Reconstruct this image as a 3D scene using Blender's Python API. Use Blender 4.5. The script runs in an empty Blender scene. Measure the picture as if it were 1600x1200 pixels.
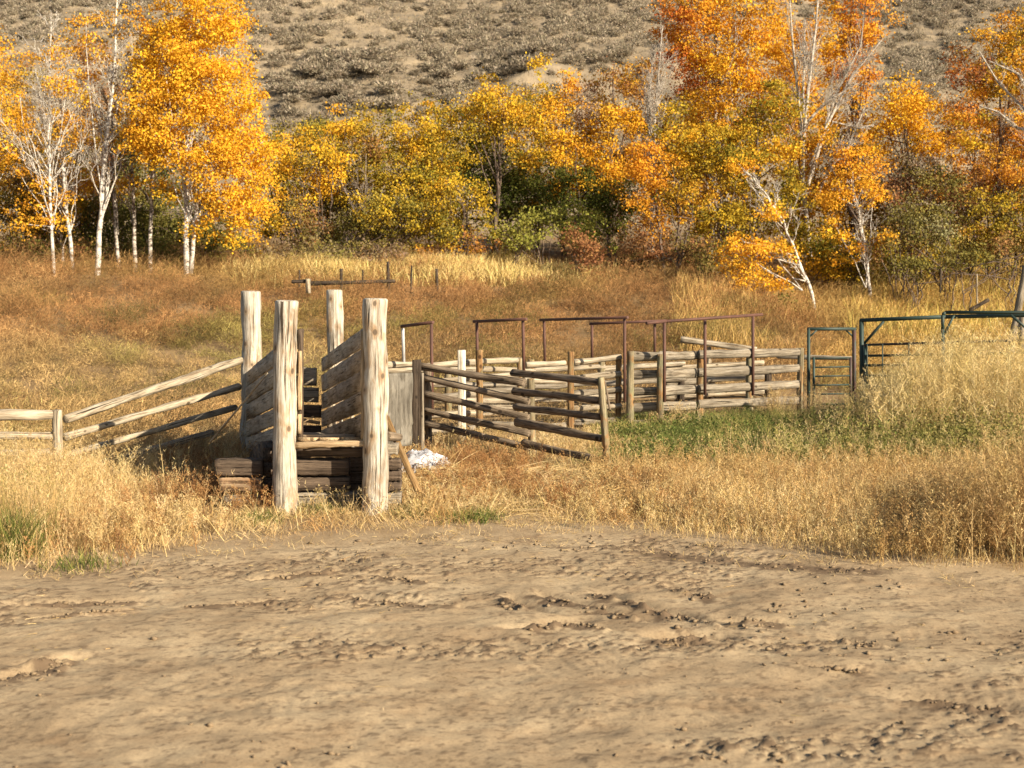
import bpy, math
import numpy as np
from mathutils import Vector

# ------------------------------------------------------------------ camera, world, sun, exposure
scene = bpy.context.scene
COL = scene.collection
FPX, CAMZ, HOR = 2100.0, 3.7, 410.0
PITCH = math.atan((600 - HOR) / FPX)
cam_d = bpy.data.cameras.new('camera')
cam = bpy.data.objects.new('camera', cam_d); COL.objects.link(cam)
cam_d.sensor_width = 36; cam_d.lens = 36 * FPX / 1600
cam.location = (0, 0, CAMZ); cam.rotation_euler = (math.pi / 2 - PITCH, 0, 0)
cam_d.clip_start = 0.1; cam_d.clip_end = 2000
cam_d.dof.use_dof = True; cam_d.dof.focus_distance = 22.5; cam_d.dof.aperture_fstop = 1.9
scene.camera = cam

SUN_EL = math.radians(25.5)
SX, SY = 0.78, -0.626                       # horizontal direction towards the sun
world = bpy.data.worlds.new('World'); scene.world = world; world.use_nodes = True
wn = world.node_tree.nodes; wl = world.node_tree.links
sky = wn.new('ShaderNodeTexSky'); sky.sky_type = 'NISHITA'; sky.sun_disc = False
sky.sun_elevation = SUN_EL; sky.sun_rotation = math.atan2(SX, SY)
bg = wn['Background']; bg.inputs['Strength'].default_value = 0.055
wl.new(sky.outputs[0], bg.inputs['Color'])
sd = bpy.data.lights.new('sun', 'SUN'); sd.energy = 5.0; sd.angle = math.radians(0.5); sd.color = (1.0, 0.86, 0.66)
sun = bpy.data.objects.new('sun', sd); COL.objects.link(sun); sun.location = (20, -20, 30)
sv = Vector((SX * math.cos(SUN_EL), SY * math.cos(SUN_EL), math.sin(SUN_EL)))
sun.rotation_euler = sv.to_track_quat('Z', 'Y').to_euler()
scene.view_settings.view_transform = 'Standard'; scene.view_settings.look = 'None'
scene.view_settings.gamma = 1; scene.view_settings.exposure = 1.0
scene.cycles.max_bounces = 5; scene.cycles.diffuse_bounces = 3; scene.cycles.glossy_bounces = 2
scene.cycles.transmission_bounces = 3; scene.cycles.transparent_max_bounces = 4

R = np.random.default_rng(11)
U = R.uniform
# ------------------------------------------------------------------ small helpers
def W(px, py, d):
    """world point seen at photo pixel (px, py) at ground distance d"""
    c, s = math.cos(PITCH), math.sin(PITCH)
    a, b = px - 800, 600 - py
    v = np.array([a, FPX * c + b * s, -FPX * s + b * c]) * (d / (FPX * c + b * s))
    return np.array([v[0], v[1], v[2] + CAMZ])
def GD(py):
    return CAMZ / math.tan(math.atan((py - 600) / FPX) + PITCH)
def gp(px, py):
    return W(px, py, GD(py))
def hash2(ix, iy, seed):
    n = (ix.astype(np.int64) * 374761393 + iy.astype(np.int64) * 668265263 + seed * 974711) & 0xffffffff
    n = ((n ^ (n >> 13)) * 1274126177) & 0xffffffff
    n = (n ^ (n >> 16)) & 0xffffff
    return n / float(0xffffff)
def vnoise(x, y, seed=0):
    x = np.asarray(x, float); y = np.asarray(y, float)
    ix = np.floor(x); iy = np.floor(y); fx = x - ix; fy = y - iy
    fx = fx * fx * (3 - 2 * fx); fy = fy * fy * (3 - 2 * fy)
    a = hash2(ix, iy, seed); b = hash2(ix + 1, iy, seed); c = hash2(ix, iy + 1, seed); d = hash2(ix + 1, iy + 1, seed)
    return (a * (1 - fx) + b * fx) * (1 - fy) + (c * (1 - fx) + d * fx) * fy
def fbm(x, y, o=4, seed=0):
    t = 0; a = 0.5; n = 0
    for k in range(o):
        t = t + a * vnoise(np.asarray(x) * 2**k + 17.3 * k, np.asarray(y) * 2**k + 5.1 * k, seed + k); n += a; a *= 0.5
    return t / n
def sstep(a, b, x):
    t = np.clip((np.asarray(x, float) - a) / (b - a), 0, 1); return t * t * (3 - 2 * t)

def mesh_np(name, V, F, mat, parent=None, col=None, wc=None, smooth=False, mats=None, link=True):
    """one mesh object from arrays; F is (n,3) or (n,4)"""
    V = np.asarray(V, np.float32); F = np.asarray(F, np.int32); k = F.shape[1]
    me = bpy.data.meshes.new(name)
    me.vertices.add(len(V)); me.vertices.foreach_set('co', V.ravel())
    me.loops.add(F.size); me.loops.foreach_set('vertex_index', F.ravel())
    me.polygons.add(len(F)); me.polygons.foreach_set('loop_start', np.arange(0, F.size, k, dtype=np.int32))
    if smooth: me.polygons.foreach_set('use_smooth', np.ones(len(F), bool))
    me.update(calc_edges=True)
    if col is not None:
        c = np.ones((len(V), 4), np.float32); c[:, :3] = col
        a = me.attributes.new('col', 'FLOAT_COLOR', 'POINT'); a.data.foreach_set('color', c.ravel())
    if wc is not None:
        a = me.attributes.new('wc', 'FLOAT_VECTOR', 'POINT'); a.data.foreach_set('vector', np.asarray(wc, np.float32).ravel())
    me.materials.append(mat)
    if not link: return me
    o = bpy.data.objects.new(name, me); COL.objects.link(o)
    if parent is not None:
        o.parent = parent
        o.matrix_parent_inverse.identity(); o.location = -parent.location
    return o
def empty(name, loc, label, cat, group=None):
    o = bpy.data.objects.new(name, None); COL.objects.link(o); o.location = [float(v) for v in loc]
    o.empty_display_size = 0.3
    return tag(o, label, cat, group)
def tag(o, label=None, cat=None, group=None, kind=None):
    if label: o['label'] = label
    if cat: o['category'] = cat
    if group: o['group'] = group
    if kind: o['kind'] = kind
    return o

# ------------------------------------------------------------------ terrain shape
def terrain(x, y):
    x = np.asarray(x, float); y = np.asarray(y, float)
    ys = [-60, -2, 3, 7, 9.4, 33, 40, 50, 58, 70, 78, 85, 100, 125, 160, 240, 400]
    L = [2.1, 2.1, 1.7, .55, 0, 0, .9, 2.4, 3.5, 4.1, 4.9, 7.5, 15, 27.5, 45, 84, 150]
    Rr = [2.1, 2.1, 1.7, .55, 0, 0, .55, 1.5, 2.6, 4.2, 5.2, 7.9, 14, 26, 44, 84, 150]
    q = x / np.maximum(y, 12.0)
    t = sstep(0.12, 0.24, q)
    h = np.interp(y, ys, L) * (1 - t) + np.interp(y, ys, Rr) * t
    far = sstep(34, 60, y)
    h = h + far * (fbm(x * .12, y * .12, 3, 5) - .5) * 1.0
    hill = sstep(82, 110, y)
    h = h + hill * (fbm(x * .035, y * .02, 3, 9) - .5) * 9
    # eroded bank on the hill (sharp shaded step)
    bank = 108 + (x - 15) * .12 + (fbm(x * .3, y * 0 + 3, 3, 31) - .5) * 3
    h = h - sstep(5, 9, x) * (1 - sstep(24, 28, x)) * 1.1 * sstep(.8, -.2, y - bank) * sstep(-12, -2, y - bank) * -1 * 0
    return h
EDGE_X = [-12, -6.0, -5.2, -3.3, -1.7, 0, 2.1, 3.2, 4.2, 6.05, 12]
EDGE_Y = [14.6, 15.5, 15.9, 17.2, 17.7, 18.3, 17.7, 16.9, 16.15, 15.85, 15.2]
def edge(x):
    return np.interp(x, EDGE_X, EDGE_Y)
def dirtness(x, y):
    e = edge(x) + (fbm(x * 1.3, y * 1.3, 3, 41) - .5) * 1.5
    return 1 - sstep(-.25, .45, y - e)

RIDGES = []   # (x0,y0,x1,y1,width,height)
for a, b, w_, h_ in [((845, 932), (990, 966), .085, .07), ((938, 930), (1048, 961), .10, .085), ((600, 905), (660, 912), .07, .05), ((80, 965), (190, 955), .06, .04), ((300, 950), (420, 940), .06, .04), ((1045, 868), (1345, 893), .13, .06), ((1100, 878), (1330, 900), .10, .04),
                     ((838, 985), (900, 978), .11, .09), ((1062, 962), (1110, 975), .09, .07), ((1050, 1001), (1090, 1003), .12, .12),
                     ((790, 940), (815, 950), .10, .08), ((1165, 972), (1210, 975), .08, .07), ((1325, 1005), (1365, 1012), .08, .07),
                     ((1060, 922), (1105, 930), .09, .07), ((870, 975), (940, 985), .08, .06), ((1270, 1045), (1340, 1052), .05, .03),
                     ((1430, 1100), (1560, 1112), .10, .07), ((0, 1065), (90, 1050), .09, .07), ((60, 1040), (110, 1035), .07, .07),
                     ((420, 905), (520, 898), .07, .05), ((40, 950), (200, 940), .07, .05), ((560, 935), (700, 950), .07, .05)]:
    A, B = gp(*a), gp(*b); RIDGES.append((A[0], A[1], B[0], B[1], w_, h_))
def micro(x, y, churn_shade=False):
    """clods, ruts and tyre marks of the bare dirt, and their painted shade mask"""
    h = (fbm(x * .5, y * .9, 3, 61) - .5) * .13
    h = h + (fbm(x * 3, y * 3.6, 3, 62) - .5) * .05
    # churned patches of clods
    patch = sstep(.52, .68, fbm(x * .5 + 3, y * 1.1, 4, 63))
    c = fbm(x * 10, y * 11, 3, 64); h = h + patch * np.maximum(c - .50, 0) * .03
    c2 = fbm(x * 18, y * 22, 3, 65); h = h + (0.07 + patch * .8) * np.maximum(c2 - .54, 0) * .15
    for (x0, y0, x1, y1, w_, h_) in RIDGES:
        dx, dy = x1 - x0, y1 - y0; L2 = dx * dx + dy * dy
        t = np.clip(((x - x0) * dx + (y - y0) * dy) / L2, 0, 1)
        wob = (fbm(x * 2.2, y * 2.2, 2, 66) - .5) * .35
        dd = np.hypot(x - x0 - t * dx, y - y0 - t * dy) + wob * .35
        n = .12 + 2.6 * np.maximum(fbm(x * 9, y * 11, 4, 67) - .36, 0) + 1.0 * np.maximum(fbm(x * 20, y * 20, 3, 70) - .5, 0)
        sd = ((y - y0 - t * dy) * dx - (x - x0 - t * dx) * dy) / math.sqrt(L2) + wob * .3
        endf = np.exp(-np.maximum(np.hypot(x - x0 - t * dx, y - y0 - t * dy) - np.abs(sd), 0) ** 2 / .02)
        h = h + endf * (h_ * .7 * np.exp(-((sd) / (w_ * .6)) ** 2) * n - h_ * .75 * np.exp(-((sd - w_ * 1.9) / (1.1 * w_)) ** 2))
    if churn_shade:
        k = np.clip(patch * sstep(.52, .64, c2) * .9 + .7 * sstep(.62, .70, c2), 0, 1)  # darker churned soil, with the clods' shade painted in
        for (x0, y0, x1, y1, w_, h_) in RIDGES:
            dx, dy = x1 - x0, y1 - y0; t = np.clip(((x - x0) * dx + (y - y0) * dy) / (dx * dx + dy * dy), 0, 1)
            dd = np.hypot(x - x0 - t * dx, y - y0 - t * dy) / (w_ * (1.1 + h_ * 6)); am, dv = (.8, .42) if y0 > 16.6 else (2.2, .75); k = np.maximum(k, sstep(.9, .35, dd * dv + (fbm(x * 6, y * 14, 4, 69) - .45) * am))  # ruts and the long streak at right: shadow painted as dark soil
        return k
    # tyre tracks
    for (cx, cy, rad, wd) in [(-6, 21, 9.2, .26), (-6, 21, 10.9, .26), (9, 2, 11.4, .24), (9, 2, 13.1, .24), (1, 42, 29.0, .3), (1, 42, 30.9, .3)]:
        r = np.hypot(x - cx, y - cy); th = np.arctan2(y - cy, x - cx)
        m = np.exp(-((r - rad) / wd) ** 4) * sstep(.35, .6, fbm(x * .4, y * .4, 2, 68))
        h = h - m * .008 + m * .0022 * np.sin(th * rad * 2 * math.pi / .13 + 2.2 * np.sin((r - rad) * 9)) 
    return h

def ground_z(x, y):
    return float(terrain(x, y))

# ------------------------------------------------------------------ materials
def new_mat(name):
    m = bpy.data.materials.new(name); m.use_nodes = True
    nt = m.node_tree; b = nt.nodes['Principled BSDF']; return m, nt, b
def ramp(nt, src, stops):
    r = nt.nodes.new('ShaderNodeValToRGB'); e = r.color_ramp.elements
    while len(e) < len(stops): e.new(0.5)
    for i, (p, c) in enumerate(stops):
        e[i].position = p; e[i].color = (*c, 1) if len(c) == 3 else c
    nt.links.new(src, r.inputs[0]); return r.outputs[0]
def mixc(nt, fac, a, b, mode='MIX'):
    n = nt.nodes.new('ShaderNodeMix'); n.data_type = 'RGBA'; n.blend_type = mode
    for s, v in ((n.inputs[0], fac), (n.inputs[6], a), (n.inputs[7], b)):
        if isinstance(v, (int, float)): s.default_value = v
        elif isinstance(v, tuple): s.default_value = (*v, 1)
        else: nt.links.new(v, s)
    return n.outputs[2]
def noise(nt, vec, scale, detail=4, rough=.6, dist=0.0):
    n = nt.nodes.new('ShaderNodeTexNoise'); n.inputs['Scale'].default_value = scale
    n.inputs['Detail'].default_value = detail; n.inputs['Roughness'].default_value = rough
    n.inputs['Distortion'].default_value = dist; nt.links.new(vec, n.inputs['Vector']); return n.outputs['Fac']
def mapping(nt, vec, scale):
    n = nt.nodes.new('ShaderNodeMapping'); n.inputs['Scale'].default_value = scale
    nt.links.new(vec, n.inputs['Vector']); return n.outputs[0]
def attr(nt, name, out='Vector'):
    n = nt.nodes.new('ShaderNodeAttribute'); n.attribute_name = name; return n.outputs[out]
def bump(nt, src, strength, dist, b, prev=None):
    n = nt.nodes.new('ShaderNodeBump'); n.inputs['Strength'].default_value = strength; n.inputs['Distance'].default_value = dist
    nt.links.new(src, n.inputs['Height'])
    if prev is not None: nt.links.new(prev, n.inputs['Normal'])
    nt.links.new(n.outputs[0], b.inputs['Normal']); return n.outputs[0]

def wood(name, light, mid, dark, patch=None, crack=.5, knots=True, bs=.6, moss=None, weather=.8):
    m, nt, b = new_mat(name)
    v = attr(nt, 'wc')
    s1 = noise(nt, mapping(nt, v, (22, 22, 1.6)), 1.0, 5, .65, .3)
    c = ramp(nt, s1, [(.32, dark), (.47, mid), (.64, light)])
    if patch:
        p = noise(nt, mapping(nt, v, (5, 5, 2.2)), 1.0, 3, .6, .6)
        pf = ramp(nt, p, [(.52, (0, 0, 0)), (.64, (1, 1, 1))])
        c = mixc(nt, pf, c, mixc(nt, .65, c, patch))
    if moss:
        p = noise(nt, mapping(nt, v, (6, 6, 3)), 1.0, 3, .6, .2)
        c = mixc(nt, ramp(nt, p, [(.5, (0, 0, 0)), (.66, (.7, .7, .7))]), c, moss)
    s2 = noise(nt, mapping(nt, v, (38, 38, 1.1)), 1.0, 3, .55, .15)
    ck = ramp(nt, s2, [(.30 + .06 * crack, (1, 1, 1)), (.37 + .07 * crack, (0, 0, 0))])
    c = mixc(nt, ck, c, tuple(.25 * x for x in dark))
    if knots:
        vo = nt.nodes.new('ShaderNodeTexVoronoi'); vo.inputs['Scale'].default_value = 1.0
        nt.links.new(mapping(nt, v, (3.6, 3.6, 2.6)), vo.inputs['Vector'])
        halo = ramp(nt, vo.outputs['Distance'], [(.0, (.8, .8, .8)), (.15, (.6, .6, .6)), (.3, (0, 0, 0))])
        c = mixc(nt, halo, c, mid if not patch else patch)
        kf = ramp(nt, vo.outputs['Distance'], [(.0, (1, 1, 1)), (.10, (.85, .85, .85)), (.14, (0, 0, 0))])
        c = mixc(nt, kf, c, tuple(.45 * x for x in dark))
    wth = noise(nt, mapping(nt, v, (3.2, 3.2, 1.3)), 1.0, 4, .6, .5)
    c = mixc(nt, weather, c, mixc(nt, 1.0, c, ramp(nt, wth, [(.32, (.50, .49, .48)), (.5, (.95, .95, .95)), (.66, (1.15, 1.14, 1.1))]), 'MULTIPLY'))
    fine = noise(nt, mapping(nt, v, (120, 120, 9)), 1.0, 3, .6)
    c = mixc(nt, .35, c, mixc(nt, 1.0, c, ramp(nt, fine, [(.3, (.35, .35, .35)), (.7, (1.5, 1.5, 1.5))]), 'MULTIPLY'))
    nt.links.new(c, b.inputs['Base Color']); b.inputs['Roughness'].default_value = .88
    b.inputs['Specular IOR Level'].default_value = .2
    n1 = bump(nt, s1, bs, .03, b); n2 = bump(nt, s2, bs, .02, b, n1); bump(nt, fine, .4, .006, b, n2)
    return m
M_POST = wood('peeled_pale_log', (.62, .58, .50), (.50, .44, .35), (.27, .205, .145), patch=(.34, .215, .11), crack=.8)
M_POLE = wood('weathered_pole', (.50, .44, .34), (.37, .305, .215), (.18, .13, .08), crack=.8)
M_GREY = wood('grey_slab_wood', (.36, .315, .25), (.25, .21, .155), (.12, .09, .06), crack=.85)
M_DARK = wood('dark_brown_log', (.30, .235, .17), (.19, .145, .10), (.075, .052, .034), crack=.8)
M_GATEPOST = wood('grey_green_post', (.34, .29, .19), (.25, .205, .125), (.13, .10, .055), patch=(.34, .16, .05), crack=.5, moss=(.20, .20, .11))
M_RUSTPOST = wood('orange_stained_post', (.36, .23, .11), (.28, .155, .065), (.15, .075, .03), crack=.6, moss=(.19, .19, .11))
M_BOARD = wood('chute_board', (.52, .44, .34), (.40, .33, .245), (.20, .155, .11), crack=.35, knots=False)
M_TIE = wood('old_timber', (.17, .125, .09), (.105, .076, .054), (.045, .031, .021), crack=.8, knots=False)
M_TIEL = wood('worn_timber', (.45, .33, .21), (.30, .19, .11), (.10, .06, .03), patch=(.35, .18, .08), crack=.8, knots=False)
M_PALE = wood('pale_cut_plank', (.62, .48, .31), (.50, .36, .21), (.28, .18, .09), crack=.4)
M_PLY = wood('weathered_plywood', (.21, .19, .155), (.15, .135, .11), (.085, .072, .055), patch=(.27, .25, .21), crack=.2, knots=False, bs=.2)
M_WHITEPOST = wood('white_painted_post', (.80, .76, .66), (.70, .64, .52), (.40, .32, .22), crack=.4)
M_PLANK = wood('new_brown_plank', (.38, .25, .12), (.30, .185, .08), (.16, .09, .04), crack=.5)
M_FAR = wood('distant_dark_pole', (.10, .075, .055), (.065, .048, .034), (.03, .022, .016), crack=.5)

def birch_mat(name, base, dk, amount):
    m, nt, b = new_mat(name); v = attr(nt, 'wc')
    n1 = noise(nt, mapping(nt, v, (3.5, 3.5, 7)), 1.0, 4, .65, .3)
    f = ramp(nt, n1, [(.5 - .1 + .1 * (1 - amount), (0, 0, 0)), (.56 + .1 * (1 - amount), (1, 1, 1))])
    c = mixc(nt, f, base, dk)
    n2 = noise(nt, mapping(nt, v, (6, 6, 60)), 1.0, 3, .6)
    c = mixc(nt, ramp(nt, n2, [(.34, (1, 1, 1)), (.42, (0, 0, 0))]), c, dk)
    nt.links.new(c, b.inputs['Base Color']); b.inputs['Roughness'].default_value = .8
    bump(nt, n1, .4, .03, b); return m
M_BIRCH = birch_mat('white_bark', (.66, .62, .55), (.14, .11, .085), .35)
M_BIRCHD = birch_mat('patchy_bark', (.62, .56, .48), (.10, .075, .055), .95)
M_TWIG = birch_mat('pale_dead_wood', (.50, .45, .38), (.24, .195, .155), .4)
M_GTWIG = birch_mat('grey_twigs', (.34, .28, .22), (.16, .12, .09), .5)
M_BARK = birch_mat('brown_bark', (.16, .11, .08), (.07, .05, .035), .6)

def leafmat(name, trans=.35, rough=.7):
    m, nt, b = new_mat(name); nt.nodes.remove(b)
    c = attr(nt, 'col', 'Color')
    d = nt.nodes.new('ShaderNodeBsdfDiffuse'); t = nt.nodes.new('ShaderNodeBsdfTranslucent'); mx = nt.nodes.new('ShaderNodeMixShader')
    nt.links.new(c, d.inputs[0]); nt.links.new(c, t.inputs[0]); mx.inputs[0].default_value = trans
    nt.links.new(d.outputs[0], mx.inputs[1]); nt.links.new(t.outputs[0], mx.inputs[2])
    nt.links.new(mx.outputs[0], nt.nodes['Material Output'].inputs[0]); return m
M_LEAF = leafmat('autumn_leaf', .24)
M_GRASS = leafmat('dry_grass_blade', .2)

def metal(name, c1, c2, rough=.6, rust=.5):
    m, nt, b = new_mat(name); v = attr(nt, 'wc')
    n1 = noise(nt, mapping(nt, v, (14, 14, 4)), 1.0, 5, .7, .3)
    c = ramp(nt, n1, [(rust - .08, c1), (rust + .1, c2)])
    nt.links.new(c, b.inputs['Base Color']); b.inputs['Roughness'].default_value = rough
    b.inputs['Metallic'].default_value = .0; bump(nt, n1, .25, .004, b); return m
M_RUST = metal('rusted_pipe', (.075, .034, .024), (.12, .052, .034), .75)
M_GALV = metal('galvanised_pipe', (.50, .50, .50), (.34, .33, .32), .5)
M_GREEN = metal('green_gate_paint', (.020, .045, .036), (.035, .035, .028), .6, .58)
M_DRUST = metal('dark_rust_paint', (.07, .03, .025), (.04, .05, .04), .6)

def ground_mat():
    m, nt, b = new_mat('soil_and_dirt')
    tc = nt.nodes.new('ShaderNodeTexCoord'); v = tc.outputs['Object']
    gm = nt.nodes.new('ShaderNodeSeparateColor'); nt.links.new(attr(nt, 'col', 'Color'), gm.inputs[0])
    big = noise(nt, v, .9, 4, .6, .4)
    dirt = ramp(nt, big, [(.32, (.30, .222, .135)), (.5, (.375, .283, .174)), (.68, (.43, .335, .212))])
    patch = noise(nt, mapping(nt, v, (1.4, 2.4, 1)), 1.0, 5, .65, .8)
    dirt = mixc(nt, ramp(nt, patch, [(.50, (0, 0, 0)), (.68, (.55, .55, .55))]), dirt, (.27, .18, .10))
    fine = noise(nt, v, 34, 6, .8)
    dirt = mixc(nt, 1.0, dirt, ramp(nt, fine, [(.3, (.62, .60, .58)), (.5, (1, 1, 1)), (.7, (1.22, 1.2, 1.16))]), 'MULTIPLY')
    dirt = mixc(nt, mixc(nt, 1.0, gm.outputs[1], (.85, .85, .85), 'MULTIPLY'), dirt, (.115, .078, .050))  # dark soil tone that also paints shade of clods, ruts and streak
    clod = noise(nt, v, 9, 5, .7)
    field = ramp(nt, noise(nt, v, .5, 5, .7), [(.3, (.17, .11, .055)), (.7, (.32, .22, .115))])
    hillc = ramp(nt, noise(nt, mapping(nt, v, (.22, .5, .5)), 1.0, 6, .7, .5), [(.30, (.15, .13, .10)), (.48, (.25, .20, .14)), (.66, (.36, .285, .19))])
    hillc = mixc(nt, .5, hillc, mixc(nt, 1.0, hillc, ramp(nt, noise(nt, v, 2.2, 5, .8), [(.35, (.45, .45, .45)), (.65, (1.35, 1.35, 1.3))]), 'MULTIPLY'))
    c = mixc(nt, gm.outputs[0], field, dirt); c = mixc(nt, gm.outputs[2], c, hillc)
    nt.links.new(c, b.inputs['Base Color']); b.inputs['Roughness'].default_value = .95
    b.inputs['Specular IOR Level'].default_value = .1
    n1 = bump(nt, clod, .25, .03, b); bump(nt, fine, .45, .012, b, n1)
    return m
M_GROUND = ground_mat()

# ------------------------------------------------------------------ ground and hill sheets (share one edge)
def build_ground():
    ys = np.concatenate([np.linspace(-60, 6.5, 40), np.linspace(6.6, 20.5, 560), 20.5 + np.cumsum(np.geomspace(.03, 1.1, 180)),])
    ys = np.concatenate([ys[ys < 79.5], [80.0]])
    nu = 760; u = np.linspace(-1, 1, nu)
    u = np.sign(u) * (np.abs(u) * .62 + .38 * np.abs(u) ** 3)
    def sheet(name, ys, dirt):
        half = 9 + .55 * np.maximum(ys, 0)
        half = np.where(ys > 40, half + (ys - 40) * .45, half)
        X = u[None, :] * half[:, None]; Y = np.repeat(ys[:, None], nu, 1)
        Z = terrain(X, Y)
        dn = dirtness(X, Y); dc = 1 - sstep(0, 2.6, Y - edge(X) - (fbm(X * 1.8, Y * 1.8, 4, 43) - .5) * 3)
        col = np.zeros((X.size, 3)); 
        if dirt:
            near = Y < 24
            mz = np.zeros_like(Z); mz[near] = micro(X[near], Y[near]) * (.25 + .75 * dn[near])
            Z = Z + mz
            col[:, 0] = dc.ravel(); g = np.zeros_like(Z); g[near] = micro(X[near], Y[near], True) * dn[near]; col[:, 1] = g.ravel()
        col[:, 2] = sstep(76, 84, Y).ravel()
        if not dirt:
            bank = 106 + (X - 12) * .18 + (fbm(X * .25, X * 0, 3, 31) - .5) * 4
            m = sstep(-2, 2, X) * (1 - sstep(24, 30, X))
            Z = Z + m * 1.5 * sstep(-.3, .3, Y - bank) * (1 - sstep(2, 14, Y - bank))
            Z = Z + (fbm(X * .9, Y * .9, 4, 77) - .5) * .5 * sstep(80, 84, Y)
        V = np.stack([X, Y, Z], -1).reshape(-1, 3)
        n = len(ys); i = np.arange(n - 1)[:, None] * nu + np.arange(nu - 1)[None, :]
        F = np.stack([i, i + 1, i + nu + 1, i + nu], -1).reshape(-1, 4)
        return mesh_np(name, V, F, M_GROUND, col=col, smooth=True)
    tag(sheet('ground', ys, True), kind='structure')
    nu = 500; u = np.linspace(-1, 1, nu)
    yh = np.concatenate([np.linspace(80, 135, 240), np.linspace(136, 400, 60)])
    tag(sheet('hill', yh, False), kind='structure')
build_ground()

# ------------------------------------------------------------------ timber and pipe builders
class MB:
    def __init__(s): s.v = []; s.f = []; s.w = []; s.n = 0
    def add(s, v, f, w):
        s.v.append(v); s.f.append(np.asarray(f) + s.n); s.w.append(w); s.n += len(v)
    def build(s, name, mat, parent=None, smooth=True):
        o = mesh_np(name, np.concatenate(s.v), np.concatenate(s.f), mat, parent, wc=np.concatenate(s.w), smooth=smooth)
        return o
def frame(d):
    d = d / np.linalg.norm(d); a = np.array([0, 0, 1.]) if abs(d[2]) < .9 else np.array([1., 0, 0])
    x = np.cross(a, d); x /= np.linalg.norm(x); return x, np.cross(d, x), d
def tube(mb, pts, rad, sides=12, rough=0.0, flat=1.0, cap=True, seed=None):
    """tapering round bar through pts; rough = relative lumpiness; flat squashes one axis"""
    pts = np.asarray(pts, float); rad = np.broadcast_to(np.asarray(rad, float), (len(pts),)).copy()
    if rough > 0:
        L = np.concatenate([[0], np.cumsum(np.linalg.norm(np.diff(pts, axis=0), axis=1))])
        n = max(int(L[-1] / .10), 6); t = np.linspace(0, L[-1], n)
        pts = np.stack([np.interp(t, L, pts[:, k]) for k in range(3)], -1); rad = np.interp(t, L, rad)
    n = len(pts); L = np.concatenate([[0], np.cumsum(np.linalg.norm(np.diff(pts, axis=0), axis=1))])
    off = U(0, 50, 3); th = np.arange(sides) / sides * 2 * math.pi
    x, y, z = frame(pts[-1] - pts[0]); V = []; Wc = []
    if rough > 0:
        bx = (fbm(L * .8 + off[0], L * 0, 2, 3) - .5) * rough * 1.1 * rad.mean(); by = (fbm(L * .8 + off[1], L * 0, 2, 4) - .5) * rough * 1.1 * rad.mean()
    for i in range(n):
        r = rad[i] * np.ones(sides)
        if rough > 0:
            r = r * (1 + rough * (fbm(np.cos(th) * 1.1 + off[0], np.sin(th) * 1.1 + L[i] * 2.2 + off[1], 3, 8) - .5) * 1.3)
            r = r * (1 + rough * .9 * (fbm(th * 0 + off[2], th * 0 + L[i] * 1.4, 2, 9) - .5))
        c = pts[i] + (x * bx[i] + y * by[i] if rough > 0 else 0)
        V.append(c + np.outer(np.cos(th) * r * flat, x) + np.outer(np.sin(th) * r, y))
        Wc.append(np.stack([np.cos(th) * rad[i] + off[0], np.sin(th) * rad[i] + off[1], np.full(sides, L[i] + off[2])], -1))
    V = np.concatenate(V); Wc = np.concatenate(Wc)
    j = np.arange(sides); k = (j + 1) % sides
    F = [np.stack([i * sides + j, i * sides + k, (i + 1) * sides + k, (i + 1) * sides + j], -1) for i in range(n - 1)]
    F = np.concatenate(F)
    if cap:
        ex = []; exw = []; fs = []
        for (i, sgn) in ((0, -1), (n - 1, 1)):
            ring = V[i * sides:(i + 1) * sides]; c = ring.mean(0)
            inner = c + (ring - c) * .86 + z * sgn * rad[i] * (.10 if rough > 0 else .02)
            base = len(V) + len(ex) * 1
            o0 = len(V) + sum(len(e) for e in ex)
            ex.append(np.concatenate([inner, [c + z * sgn * rad[i] * (.12 if rough > 0 else .02)]]))
            w = Wc[i * sides:(i + 1) * sides]; wm = w.mean(0)
            exw.append(np.concatenate([wm + (w - wm) * .86 + [0, 0, .05], [wm + [0, 0, .05]]]))
            a = i * sides + j; bq = i * sides + k; ci = o0 + j; di = o0 + k
            q = np.stack([a, bq, di, ci], -1) if sgn > 0 else np.stack([bq, a, ci, di], -1)
            fs.append(q); cc = o0 + sides
            jj = j[::2]; kk = (jj + 1) % sides; ll = (jj + 2) % sides
            q = np.stack([o0 + jj, o0 + kk, o0 + ll, np.full(len(jj), cc)], -1)
            fs.append(q if sgn > 0 else q[:, ::-1])
        V = np.concatenate([V] + ex); Wc = np.concatenate([Wc] + exw); F = np.concatenate([F] + fs)
    mb.add(V, F, Wc)
def log(name, mat, parent, a, b, r0, r1=None, rough=.35, sides=14, flat=1.0):
    mb = MB(); tube(mb, [a, b], [r0, r1 if r1 else r0], sides, rough, flat); return mb.build(name, mat, parent)
def pipe(name, mat, parent, pts, r, sides=10):
    mb = MB(); 
    for i in range(len(pts) - 1): tube(mb, [pts[i], pts[i + 1]], r, sides)
    return mb.build(name, mat, parent)
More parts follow.
